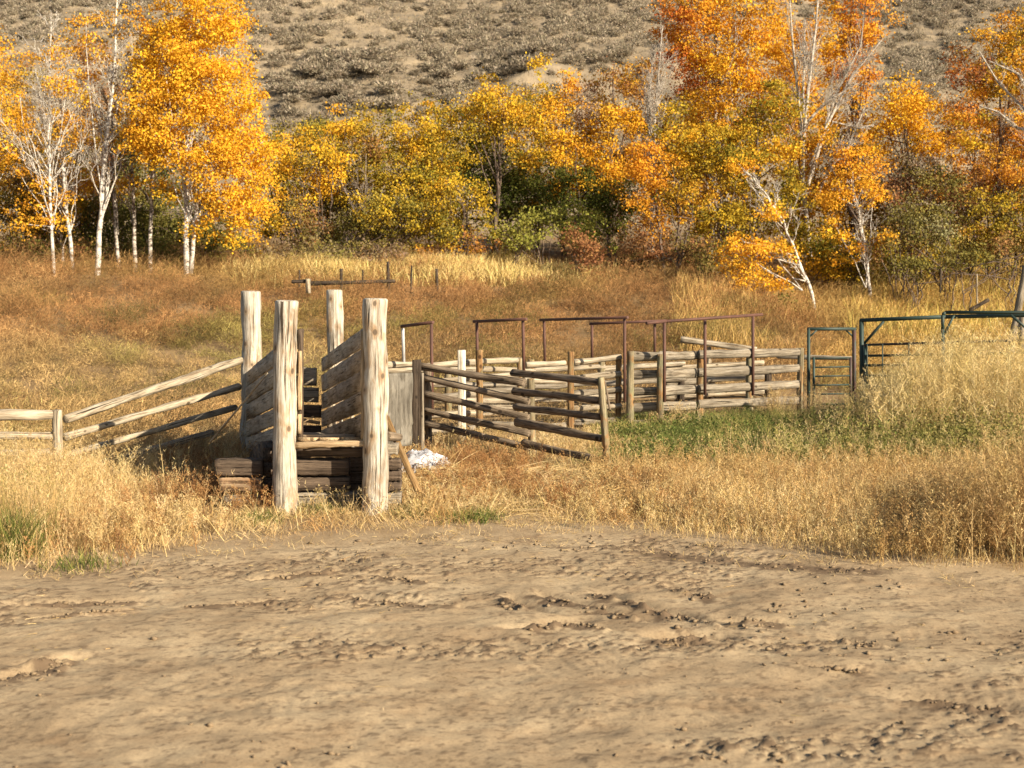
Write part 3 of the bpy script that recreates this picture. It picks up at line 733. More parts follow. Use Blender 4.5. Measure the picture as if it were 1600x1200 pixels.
def leaves(acc, C0, rad, n, pal, size, colj=.1):
    """n leaves in a ragged clump"""
    base = pick(pal, 1, colj)[0]
    u = R.normal(size=(n, 3)) * .52
    P = C0 + u * rad
    a = unit(R.normal(size=(n, 3)) + np.array([.3, -.3, .1])); b = unit(np.cross(a, R.normal(size=(n, 3)))); s = size * .80 * U(.45, 1.4, n)
    c = np.cross(a, b) * (s * .42)[:, None]; b = b * (s * .5)[:, None]
    V = np.stack([P - b, P + c, P + b, P - c], 1).reshape(-1, 3)
    i = np.arange(n)[:, None] * 4; F = np.concatenate([i + [0, 1, 2], i + [0, 2, 3]], 0)
    col = base * .6 + pick(pal, n, .14) * .4
    acc.add((V, F, np.repeat(col, 4, 0)))
def grass_field(acc, n, xy, hgt, pal, lean=.25, wd=.007, per=1, heads=0, headpal=None):
    x, y = xy; z = terrain(x, y)
    P = np.stack([x, y, z], -1)
    D = R.normal(size=(len(x), 3)) * lean; D[:, 2] = 1; D = unit(D)
    C = pick(pal, len(x)) if not isinstance(pal, np.ndarray) else pal
    acc.add(strands(P, D, hgt, np.full(len(x), wd) * U(.6, 1.5, len(x)), C))
    if heads:
        k = R.random(len(x)) < heads
        Pk, Dk, Hk, Ck = P[k], D[k], hgt[k], C[k]; m = len(Pk)
        for q in range(7):
            t = U(.55, .98, m); B = Pk + Dk * (Hk * t)[:, None]
            dd = unit(Dk + R.normal(size=(m, 3)) * .55)
            acc.add(strands(B, dd, U(.02, .08, m), np.full(m, .007), Ck * 1.08, seg2=False))
def spread(n, x0, x1, y0, y1):
    return U(x0, x1, n), U(y0, y1, n)
def fan(n, q0, q1, y0, y1):
    y = np.sqrt(U(y0 * y0, y1 * y1, n)); return U(q0, q1, n) * y, y
def keep(x, y, m):
    k = R.random(len(x)) < m; return x[k], y[k]
def clump(x, y, s, seed, lo=.42, hi=.58): return sstep(lo, hi, fbm(x * s, y * s, 3, seed))
# keep-out: inside of the chute
def chute_free(x, y):
    f = (y - FL[1]) / (BL[1] - FL[1]); l = FL[0] + (BL[0] - FL[0]) * f; r = FR[0] + (BR[0] - FR[0]) * f
    return ~((y > FL[1] + .15) & (y < BL[1] + 1) & (x > l - .1) & (x < r + .1))

def near_grass():
    a = Acc()
    # general short dry cover d 15.5-34
    x, y = fan(190000, -.50, .50, 14.5, 34)
    e = y - edge(x) - (fbm(x * 1.3, y * 1.3, 3, 41) - .5) * 1.5
    m = sstep(-.1, .9, e) * (.25 + .75 * clump(x, y, .9, 101)) * chute_free(x, y); x, y = keep(x, y, m)
    e = y - edge(x)
    h = (.10 + .20 * fbm(x * .8, y * .8, 3, 102)) * U(.4, 1.4, len(x)) * np.clip(.25 + e * .45, .2, 1.2)
    wcol = fbm(x * .7, y * .7, 3, 103)[:, None]
    C = pick(STRAW, len(x)) * (1 - wcol * .55) + pick(RUSTY, len(x)) * wcol * .55
    grass_field(a, 0, (x, y), h, C, .8, .0048)
    x, y = fan(60000, -.50, .50, 14.0, 20)
    e = y - edge(x); m = sstep(-1.6, .6, e) * (1 - sstep(.6, 1.5, e)) * sstep(.50, .66, fbm(x * 2.3, y * 2.3, 3, 107)) * .8; x, y = keep(x, y, m)
    grass_field(a, 0, (x, y), U(.03, .16, len(x)), pick(STRAW + TAN + [(.36, .25, .13)], len(x)), 1.3, .0045)
    x, y = fan(2600, -.50, .50, 9.5, 18); m = dirtness(x, y) * sstep(.45, .7, fbm(x * 1.2, y * 1.2, 3, 109)) * sstep(9, 17, y); x, y = keep(x, y, m)
    zz = terrain(x, y) + micro(x, y) * (.25 + .75 * dirtness(x, y)) + .012; az = U(0, 6.28, len(x))
    a.add(strands(np.stack([x, y, zz], -1), unit(np.stack([np.cos(az), np.sin(az), U(-.05, .25, len(x))], -1)), U(.04, .16, len(x)), np.full(len(x), .005), pick(TAN + STRAW, len(x))))
    # distinct taller bent stalks with heads
    x, y = fan(5200, -.50, .50, 15.5, 26); m = sstep(.5, 1.6, y - edge(x)) * (.15 + .85 * clump(x, y, .8, 108)) * chute_free(x, y); x, y = keep(x, y, m)
    grass_field(a, 0, (x, y), U(.45, 1.0, len(x)) * np.where((x / y > -.2) & (x / y < .15), .6, 1), pick(PALES + [(.40, .27, .13)], len(x)), .35, .007, heads=1.0)
    # tall golden stand left
    x, y = fan(56000, -.52, -.21, 15.2, 23.5)
    q = x / y; m = sstep(-.21, -.30, q) * sstep(0.0, 2.2, y - edge(x)) * (.3 + .7 * clump(x, y, 1.2, 111, .36, .55)); x, y = keep(x, y, m * sstep(24, 21.5, y))
    q = x / y; h = (.45 + .55 * sstep(-.26, -.37, q)) * (.55 + .6 * fbm(x * 1.1, y * 1.1, 3, 112)) * U(.4, 1.2, len(x)) * np.clip(.3 + .4 * (y - edge(x)), .25, 1)
    wcol = fbm(x * .9 + 3, y * .9, 3, 113)[:, None]
    C = pick(STRAW, len(x)) * (1 - wcol * .5) + pick([(.52, .30, .11), (.60, .38, .14)], len(x)) * wcol * .5
    grass_field(a, 0, (x, y), h, C, .2, .0046, heads=.3)
    # middle strip in front of the panel and under the chute
    x, y = fan(60000, -.22, .16, 17.5, 27)
    m = sstep(.3, 2, y - edge(x)) * (.2 + .8 * clump(x, y, 1.0, 121, .38, .6)) * chute_free(x, y); x, y = keep(x, y, m)
    h = (.16 + .26 * fbm(x * 1.2, y * 1.2, 3, 122)) * U(.5, 1.3, len(x)); h = np.where((y < 20.2) & (x < -1.7), h * .55, h)
    wcol = clump(x, y, 1.1, 123)[:, None] * .7
    C = pick(STRAW + PALES, len(x)) * (1 - wcol) + pick([(.50, .27, .09), (.42, .22, .08)], len(x)) * wcol
    grass_field(a, 0, (x, y), h, C, .8, .0052, heads=.15)
    # pale short stand right
    x, y = fan(120000, .10, .52, 16.0, 25.5)
    m = sstep(.0, 2.0, y - edge(x)) * (.3 + .7 * clump(x, y, .9, 131, .36, .55)) * (1 - .85 * sstep(23.2, 24.0, y + (fbm(x, y, 2, 133) - .5))); x, y = keep(x, y, m)
    h = (.18 + .34 * fbm(x * .9, y * .9, 3, 132)) * U(.4, 1.3, len(x)) * np.clip(.3 + (y - edge(x)) * .4, .25, 1.0) * (1 - .4 * sstep(21.5, 23.5, y))
    C = pick(PALES + STRAW, len(x)); grass_field(a, 0, (x, y), h, C, .3, .0045, heads=.35)
    # matted flattened straw in the middle
    x, y = spread(7000, -1.4, 5.5, 18.6, 23.5); x, y = keep(x, y, clump(x, y, .7, 142, .45, .62) * sstep(18.6, 20.5, y)) 
    z = (.02 + .22 * fbm(x * .8, y * .8, 2, 141)) * sstep(18.2, 21, y)
    D = np.stack([R.normal(size=len(x)) + .8, R.normal(size=len(x)) * .45, U(-.1, .35, len(x))], -1)
    a.add(strands(np.stack([x, y, z], -1), unit(D), U(.3, .8, len(x)), np.full(len(x), .006), pick(PALES, len(x))))
    tag(a.build('dry_grass', M_GRASS), 'golden dry grass around the chute and along the dirt', 'grass', kind='stuff')
    # green grass
    a = Acc()
    x, y = fan(150000, .04, .50, 22.4, 31.5)
    q = x / y; c = .5 * np.exp(-((q - .16) / .07) ** 2) + np.exp(-((q - .27) / .1) ** 2)
    yy = 25.6 + 0 * q; m = sstep(22.8, 23.9, y + (fbm(x, y, 3, 151) - .5) * 1.6) * sstep(.05, .1, q) * sstep(.50, .36, q) * (.3 + .7 * clump(x, y, 1.1, 152, .35, .55))
    x, y = keep(x, y, m); h = (.16 + .42 * fbm(x * 1.3, y * 1.3, 3, 153)) * U(.5, 1.3, len(x)) * (1 + .6 * sstep(.2, .3, x / y))
    wcol = np.clip(clump(x, y, .9, 154, .42, .6) * .75 + .1, 0, 1)[:, None]
    C = pick(GREENS, len(x)) * (1 - wcol) + pick([(.50, .42, .16), (.36, .32, .10)], len(x)) * wcol
    grass_field(a, 0, (x, y), h, C, .8, .008)
    x, y = fan(900, .07, .46, 23.4, 29.5); x, y = keep(x, y, .25 + .75 * clump(x, y, .8, 155, .42, .6))
    x2, y2 = fan(260, .24, .40, 24.5, 27.5); x = np.append(x, x2); y = np.append(y, y2)
    for i in range(len(x)):
        g_ = U(.18, .42) * (1 + 1.1 * float(sstep(.2, .3, x[i] / y[i])))
        leaves(a, np.array([x[i], y[i], g_ * .55]), np.array([g_, g_, g_ * .6]), 110 if x[i] / y[i] > .24 else 150, [(.20, .19, .05), (.13, .14, .04), (.30, .27, .09), (.09, .10, .03), (.34, .28, .10)] if x[i] / y[i] > U(.2, .3) else [(.08, .12, .03), (.12, .155, .04), (.18, .19, .055), (.06, .085, .024), (.30, .27, .10)], .05)
    for (px, py, rr, n) in [(14, 868, .3, 1100), (740, 812, .35, 500), (640, 805, .3, 300), (405, 815, .3, 300), (500, 800, .3, 260), (125, 885, .35, 250), (1000, 725, 1.0, 2500)]:
        g = gp(px, py); x = g[0] + R.normal(size=n) * rr * .6; y = g[1] + R.normal(size=n) * rr * .6
        grass_field(a, 0, (x, y), U(.15, .4, n) * (2.3 if px == 14 else .6), pick(GREENS + OLIVE, n), .4, .008)
    tag(a.build('green_grass', M_GRASS), 'green grass growing before the right pen', 'grass', kind='stuff')
near_grass()

def branchy(acc, x, y, H, pal, nb=26, spreadr=.35, stem=.010, lean=.16, twig=.0065, sub=2, seeds=True):
    """airy dead annual weeds: a stem, rising side branches, fine twigs and seed specks"""
    z = terrain(x, y); n = len(x); P = np.stack([x, y, z], -1)
    D = R.normal(size=(n, 3)) * lean; D[:, 2] = 1; D = unit(D); C = pick(pal, n, .08)
    acc.add(strands(P, D, H, np.full(n, stem), C * .85, bend=.08))
    for q in range(nb):
        t = U(.12, .95, n); B = P + D * (H * t)[:, None]
        az = U(0, 2 * math.pi, n); dd = unit(np.stack([np.cos(az), np.sin(az), U(.5, 1.7, n)], -1))
        Lb = H * spreadr * (1.15 - t) * U(.6, 1.3, n)
        acc.add(strands(B, dd, Lb, np.full(n, twig), C * U(.85, 1.15, (n, 1)), bend=.3, seg2=False))
        for s in range(sub):
            B2 = B + dd * (Lb * U(.3, .95, n))[:, None]; d2 = unit(dd + R.normal(size=(n, 3)) * .6)
            acc.add(strands(B2, d2, Lb * U(.2, .45, n), np.full(n, twig * .9), C * U(.85, 1.2, (n, 1)), seg2=False))
            if seeds:
                acc.add(strands(B2 + d2 * (Lb * .25)[:, None], unit(R.normal(size=(n, 3))), U(.012, .026, n), np.full(n, .014), C * 1.1, seg2=False))
def tall_weeds():
    a = Acc()
    # right foreground stand; the long shadow beside it is painted into the dirt colour
    x, y = fan(1500, .23, .54, 15.7, 20.0)
    q = x / y; x, y = keep(x, y, sstep(.0, .4, y - edge(x)) * sstep(.23, .33, q)); q = x / y
    branchy(a, x, y, (.55 + .95 * sstep(.27, .40, q)) * U(.55, 1.15, len(x)), [(.56, .40, .17), (.44, .29, .12), (.66, .50, .24), (.34, .22, .10)], 24, .30, lean=.26)
    # low fine brown weeds centre-right
    x, y = fan(2600, .06, .48, 17.0, 23.5); x, y = keep(x, y, sstep(.3, 2.0, y - edge(x)))
    branchy(a, x, y, U(.25, .62, len(x)) * np.clip(.4 + .25 * (y - edge(x)), .4, 1.1), [(.46, .29, .12), (.58, .42, .19)], 16, .4)
    # reddish lumps in front of panel and left of chute
    for (px, py, rr, n, h, pal) in [(860, 790, .8, 60, .45, RUSTY), (720, 765, .6, 45, .45, RUSTY), (320, 790, .45, 50, .6, RUSTY), (500, 792, .5, 30, .42, STRAW), (790, 740, .8, 50, .5, RUSTY),
                                    (240, 800, .6, 40, .55, RUSTY), (650, 800, .5, 25, .35, STRAW), (1010, 770, .6, 40, .5, RUSTY), (60, 800, .8, 60, .95, STRAW), (20, 830, .4, 30, .9, OLIVE), (400, 800, .3, 20, .5, RUSTY), (945, 770, .35, 20, .5, STRAW),
                                    (900, 700, .8, 50, .45, STRAW), (720, 700, .6, 30, .5, STRAW), (730, 735, .8, 110, .42, RUSTY), (800, 765, .9, 110, .34, RUSTY), (690, 790, .6, 50, .3, RUSTY), (150, 840, 1.2, 160, .5, RUSTY + STRAW), (260, 830, .9, 90, .4, STRAW), (30, 770, 1.2, 140, 1.0, STRAW),(960, 800, .8, 60, .35, STRAW), (1060, 800, .6, 50, .35, RUSTY), (860, 665, .8, 40, .6, TAN), (1060, 672, .5, 26, .6, STRAW), (1215, 655, .6, 40, .8, STRAW), (320, 735, 1.0, 70, .5, RUSTY), (180, 755, .9, 60, .65, STRAW)]:
        g = gp(px, py); x = g[0] + R.normal(size=n) * rr * .55; y = g[1] + R.normal(size=n) * rr * .6
        k = chute_free(x, y); x, y = x[k], y[k]
        branchy(a, x, y, h * U(.6, 1.2, len(x)), pal, 22, .45, lean=.4)
    # big pale stand in front of the green gates
    x, y = fan(2100, .21, .55, 25.4, 30.8); q = x / y
    x, y = keep(x, y, sstep(.225, .285, q + (fbm(x, y, 2, 161) - .5) * .05)); q = x / y
    H = (.85 + 1.3 * sstep(.24, .33, q)) * U(.62, 1.15, len(x)) * (.85 + .35 * fbm(x * .8, y * .8, 2, 162))
    branchy(a, x, y, H, [(.76, .62, .33), (.70, .54, .25), (.62, .48, .20)], 26, .33, twig=.009, stem=.013)
    x, y = fan(3000, .14, .55, 23.4, 29.0); x, y = keep(x, y, clump(x, y, .8, 163, .4, .6) * sstep(.14, .27, x / y))
    branchy(a, x, y, U(.35, .85, len(x)), [(.36, .32, .10), (.48, .42, .16), (.24, .24, .07), (.40, .29, .14), (.60, .48, .22)], 20, .4, twig=.010)
    tag(a.build('dry_weeds', M_GRASS), 'tall airy dry weeds along the dirt edge and before the gates', 'weeds', kind='stuff')
tall_weeds()

def brush():
    """billowing rusty weeds over the field behind the pens"""
    a = Acc()
    x, y = fan(7600, -.60, .60, 25.5, 64)
    q = x / y
    inpen = (q > -.085) & (q < .30) & (y < 35.0); left_ok = (q < -.20) | (y > 31)
    m = (~inpen) & left_ok & ((q < .24) | (y > 33.5)) & chute_free(x, y); x, y = x[m], y[m]; n = len(x)
    z = terrain(x, y); q = x / y
    big = fbm(x * .22, y * .16, 3, 201); size = (.12 + .85 * fbm(x * .35, y * .35, 3, 202)) * (.6 + 1.0 * R.random(n) ** 2) * (1 + .3 * sstep(35, 55, y))
    rust = sstep(35, 46, y) * 1.0 + .25; rust = np.clip(rust + .12 + (big - .5) * 1.8, 0, 1)
    green = clump(x, y, .28, 203, .55, .70) * (1 - .6 * sstep(42, 52, y)); gold = sstep(.20, .27, q) * sstep(34, 40, y) * .7
    base = np.array(TAN).mean(0) * (1 - rust)[:, None] + np.array(RUSTY).mean(0) * rust[:, None]
    base = base * (1 - green * .75)[:, None] + np.array(OLIVE).mean(0) * (green * .75)[:, None]
    base = base * (1 - gold)[:, None] + np.array([.60, .40, .13]) * gold[:, None]
    mid = fbm(x * .7, y * .7, 3, 205); lump = R.random(n) < .05 + .10 * sstep(.55, .7, mid); size = np.where(lump, size * 1.55, size)
    base = base * (1 + R.normal(size=(n, 1)) * .26) * (.6 + .8 * mid)[:, None]
    base = np.where(lump[:, None], base * .35 + np.array([.16, .135, .055]) * .65, base)
    ex = []
    for (px, d_, nn, rr) in [(60, 31, 7, .9), (110, 33, 5, .8), (750, 37.5, 9, 1.0), (770, 39, 6, .8), (645, 37, 6, .8), (865, 50, 8, 1.2), (900, 51, 6, 1.0), (1010, 40, 6, .9), (690, 44, 5, .8), (560, 47, 6, .9), (1090, 42, 6, 1.0),
                             (300, 42, 6, 1.0), (180, 45, 7, 1.2), (30, 46, 6, 1.0), (350, 50, 6, 1.0), (420, 40, 5, .9), (930, 37, 6, .8), (1150, 47, 8, 1.2), (1190, 44, 6, 1.0), (260, 34, 5, .8), (980, 47, 6, 1.0), (820, 43, 6, .8)]:
        c_ = W(px, 500, d_)[0]
        for _ in range(nn): ex.append((c_ + R.normal() * rr * .6, d_ + R.normal() * rr * .5, U(.55, 1.0), (px * 7 + int(d_)) % 3))
    ex = np.array(ex); x = np.append(x, ex[:, 0]); y = np.append(y, ex[:, 1]); size = np.append(size, ex[:, 2]); n = len(x); z = terrain(x, y)
    base = np.concatenate([base, np.array([(.15, .125, .045), (.22, .14, .06), (.19, .165, .055)])[ex[:, 3].astype(int)] * U(.8, 1.2, (len(ex), 1))])
    per = 230
    idx = np.repeat(np.arange(n), per); N = len(idx)
    u = unit(R.normal(size=(N, 3))); u[:, 2] = np.abs(u[:, 2]); r = U(0.35, 1.0, N) ** .6
    s = size[idx]; P = np.stack([x[idx], y[idx], z[idx]], -1) + u * (r * s)[:, None] * np.array([1.0, 1.0, 1.05])
    D = unit(u * .8 + R.normal(size=(N, 3)) * .7 + np.array([.25, 0, .35]))
    C = base[idx] * (1 + R.normal(size=(N, 1)) * .18)
    L = s * U(.12, .34, N); a.add(strands(P - D * (L * .5)[:, None], D, L, U(.007, .015, N), C, seg2=False))
    tag(a.build('brush', M_GRASS), 'rust and tan weedy brush covering the sloping field', 'brush', kind='stuff')
    # pale tall grass strips before the trees
    a = Acc()
    x, y = fan(46000, -.24, .08, 52.5, 59); wv = (fbm(x * .3, y * .3, 3, 216) - .5) * .12; qq = x / y + wv; m = sstep(-.215, -.165, qq) * sstep(.06, .0, qq) * (.15 + .85 * clump(x, y, .45, 211)) * sstep(51.5, 55, y + wv * 30); x, y = keep(x, y, m)
    grass_field(a, 0, (x, y), U(.4, 1.05, len(x)) * (.6 + .6 * fbm(x * .5, y * .5, 2, 212)), pick([(.78, .62, .28), (.74, .57, .22), (.66, .54, .22)], len(x)), .22, .035)
    x, y = fan(26000, .25, .56, 44, 76); x, y = keep(x, y, .3 + .7 * clump(x, y, .25, 213))
    grass_field(a, 0, (x, y), U(.5, 1.2, len(x)), pick([(.58, .42, .12), (.50, .38, .10), (.62, .45, .16), (.40, .34, .10)], len(x)), .25, .028)
    x, y = fan(9000, .12, .27, 40, 56); x, y = keep(x, y, clump(x, y, .3, 214))
    grass_field(a, 0, (x, y), U(.4, 1.0, len(x)), pick([(.58, .40, .15), (.50, .33, .12)], len(x)), .25, .02)
    tag(a.build('tall_pale_grass', M_GRASS), 'tall pale gold grass at the foot of the trees', 'grass', kind='stuff')
brush()

# dirt clods
def clods():
    x, y = fan(5200, -.5, .5, 8.5, 19); pm = sstep(.50, .62, fbm(x * .55 + 3, y * .8, 3, 63)) * .9 + .06
    x, y = keep(x, y, pm * dirtness(x, y))
    for (x0, y0, x1, y1, w_, h_) in RIDGES:
        n = 46; t = U(0, 1, n); x = np.append(x, x0 + (x1 - x0) * t + R.normal(size=n) * w_ * .7); y = np.append(y, y0 + (y1 - y0) * t + R.normal(size=n) * w_ * .7)
    n = len(x); z = terrain(x, y) + micro(x, y) * (.25 + .75 * dirtness(x, y))
    ico = []; ph = (1 + 5 ** .5) / 2
    for a_, b_ in ((1, ph), (-1, ph), (1, -ph), (-1, -ph)): ico += [(0, a_, b_), (a_, b_, 0), (b_, 0, a_)]
    ico = unit(np.array(ico, float))
    from itertools import combinations
    dm = 1.06; F = [c for c in combinations(range(12), 3) if all(np.linalg.norm(ico[i] - ico[j]) < dm for i, j in combinations(c, 2))]
    F = np.array([c if np.dot(np.cross(ico[c[1]] - ico[c[0]], ico[c[2]] - ico[c[0]]), ico[c[0]]) > 0 else (c[0], c[2], c[1]) for c in F])
    s = .006 + .026 * R.random(n) ** 3; sc = s[:, None, None] * U(.35, 1.5, (n, 12, 1)) * U(.6, 1.5, (n, 1, 3)) * np.array([1, 1, .6])
    V = ico[None] * sc + np.stack([x, y, z + s * .35], -1)[:, None]
    Fa = (F[None] + (np.arange(n) * 12)[:, None, None]).reshape(-1, 3)
    o = mesh_np('dirt_clods', V.reshape(-1, 3), Fa, M_GROUND, col=np.tile([1., .55, 0], (n * 12, 1)))  # dark tint of bare soil and painted clod shade
    tag(o, 'small clods of dry earth scattered over the dirt yard', 'clods', kind='stuff')
clods()

# ------------------------------------------------------------------ trees and shrubs
GOLD = [(.82, .48, .035), (.86, .55, .05), (.74, .38, .03), (.80, .46, .05), (.62, .33, .03)]
ORANGE = [(.74, .36, .035), (.66, .28, .03), (.80, .43, .05), (.70, .40, .05)]
REDS = [(.58, .18, .04), (.46, .12, .035), (.66, .27, .04)]
YGREEN = [(.36, .27, .035), (.56, .37, .035), (.16, .155, .03), (.68, .43, .035), (.42, .29, .035), (.22, .19, .035)]  # darker olives here also stand in for shade inside the thicket
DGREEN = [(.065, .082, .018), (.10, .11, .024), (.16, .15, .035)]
OLIVEL = [(.20, .18, .05), (.27, .22, .06), (.16, .14, .04)]
BROWN = [(.30, .14, .06), (.24, .11, .055), (.36, .20, .08)]
TWIGGY = [(.32, .24, .17), (.26, .18, .13)]

def crown(acc, lobes, d, pal, dens, size, cl=.5, limbs=None, org=None):
    """lobes: (px, py, rx_px, ry_px[, depth offset, palette])"""
    cents = []
    for L in lobes:
        px, py, rx, ry = L[:4]; dd = d + (L[4] if len(L) > 4 and L[4] is not None else 0); pl = L[5] if len(L) > 5 else pal
        c = W(px, py, dd); k = dd / FPX; r = np.array([rx * k, max(rx * k * .8, 1.0), ry * k])
        nc = int(max(8, dens * 12.5 * (rx * k) * (ry * k) * math.sqrt(max(rx * k, .6)) / (cl * cl * 4)))
        u = unit(R.normal(size=(nc, 3))) * (U(0.12, 1.05, nc) ** .55)[:, None]
        u *= (.78 + .5 * fbm(u[:, 0] * 2.1 + px * .1, u[:, 2] * 2.1, 2, 301))[:, None]
        for q in range(nc):
            p = c + u[q] * r; rc = cl * U(.3, 1.45)
            zg = ground_z(p[0], p[1])
            if p[2] < zg + .1: p[2] = zg + U(.1, .5)
            leaves(acc, p, np.array([rc, rc, rc * U(.45, .85)]), int(140 * (rc / .5) ** 2) + 10, pl, size)
            if q % 3 == 0: cents.append(p)
    return cents
def limb(mb, a, b, r0, r1, sides=5, wob=.08, seg=5, sag=0.0):
    t = np.linspace(0, 1, seg + 1)[:, None]; L = np.linalg.norm(b - a)
    p = a + (b - a) * t; p[1:-1] += R.normal(size=(seg - 1, 3)) * wob * L / seg * 1.2; p[:, 2:3] += sag * np.sin(t * math.pi) * L
    tube(mb, p, np.linspace(r0, r1, seg + 1), sides, 0, cap=False); return p
def tree(kind, label, cat, d, trunks, lobes, pal, bark=None, dens=1.0, size=.12, cl=.5, tr=.11, group=None, twigs=0, twigmat=None, limbn=26):
    """trunks: list of pixel polylines from foot to tip; feet are set on the ground"""
    tp = []
    for tk in trunks:
        P = [W(p[0], p[1], d + (p[2] if len(p) > 2 else 0)) for p in tk]; 
        zg = ground_z(P[0][0], P[0][1]); 
        if P[0][2] > zg - .2: P[0] = P[0].copy(); P[0][2] = zg - .2
        tp.append(np.array(P))
    if tp: base = tp[0][0].copy()
    else: base = W(lobes[0][0], 400, d)
    base[2] = ground_z(base[0], base[1])
    t = empty(kind, base, label, cat, group)
    acc = Acc(); cents = crown(acc, lobes, d, pal, dens, size, cl) if lobes else []
    mb = MB()
    if not tp:                                   # shrub: several stems from the ground
        tp = []
        for L in lobes:
            k = d / FPX
            for q in range(3):
                a = W(L[0] + U(-.3, .3) * L[2], L[1], d); a[2] = ground_z(a[0], a[1]) - .1
                b = W(L[0] + U(-.7, .7) * L[2], L[1] - L[3] * U(.1, .8), d); tp.append(np.array([a, (a + b) / 2 + R.normal(size=3) * .1, b]))
        tr_ = [tr * .5] * len(tp)
    else: tr_ = [tr * (1 if i == 0 else .75) for i in range(len(tp))]
    for P, r in zip(tp, tr_):
        Ls = np.concatenate([[0], np.cumsum(np.linalg.norm(np.diff(P, axis=0), axis=1))]); m = 14
        s = np.linspace(0, Ls[-1], m); Q = np.stack([np.interp(s, Ls, P[:, k]) for k in range(3)], -1)
        Q[2:-1] += R.normal(size=(m - 3, 3)) * (.018 if kind == 'aspen_tree' else .045)
        tube(mb, Q, r * (1 - .82 * (s / Ls[-1]) ** .9), 8, 0, cap=False)
    if cents:
        for p in [cents[i] for i in R.permutation(len(cents))[:limbn]]:
            P = tp[R.integers(0, len(tp))]; s = U(.25, .9); j = s * (len(P) - 1); i = int(j); a = P[i] + (P[min(i + 1, len(P) - 1)] - P[i]) * (j - i)
            if a[2] > p[2]: a = P[0] + (P[-1] - P[0]) * .2 if len(P) > 1 else a
            limb(mb, a, p, tr * .28, .012)
    mb.build('trunk', bark or M_BARK, t)
    if twigs:
        bare_branches(t, tp, twigs, d, twigmat or bark or M_TWIG, tr)
    if lobes: acc.build('crown', M_LEAF, t)
    return t
def bare_branches(t, tp, n, d, mat, tr, rise=1.0, length=.32, name='branches', side=5):
    mb = MB()
    for P in tp:
        Ls = np.concatenate([[0], np.cumsum(np.linalg.norm(np.diff(P, axis=0), axis=1))]); H = Ls[-1]
        for q in range(n):
            s = U(.22, .97) * H; a = np.array([np.interp(s, Ls, P[:, k]) for k in range(3)])
            ax = (P[-1] - P[0]) / H; az = U(0, 2 * math.pi)
            dirv = np.array([math.cos(az), math.sin(az), 0]) * U(.45, .95) + ax * U(.7, 1.3) * rise
            dirv /= np.linalg.norm(dirv); L = H * length * (1.15 - s / H) * U(.5, 1.2)
            p = limb(mb, a, a + dirv * L, tr * .19 * (1.1 - s / H) + .009, .006, 5, .12, 6, .03)
            for w in range(5):
                i = R.integers(2, 6); d2 = unit((dirv + R.normal(size=3) * .45)[None])[0]
                e = p[i] + d2 * L * U(.25, .5); p2 = limb(mb, p[i], e, .010, .005, 3, .15, 4, .03)
                for w2 in range(2):
                    d3 = unit((d2 + R.normal(size=3) * .5)[None])[0]; limb(mb, p2[R.integers(1, 4)], p2[2] + d3 * L * .22, .008, .005, 3, .15, 3)
    mb.build(name, mat, t)

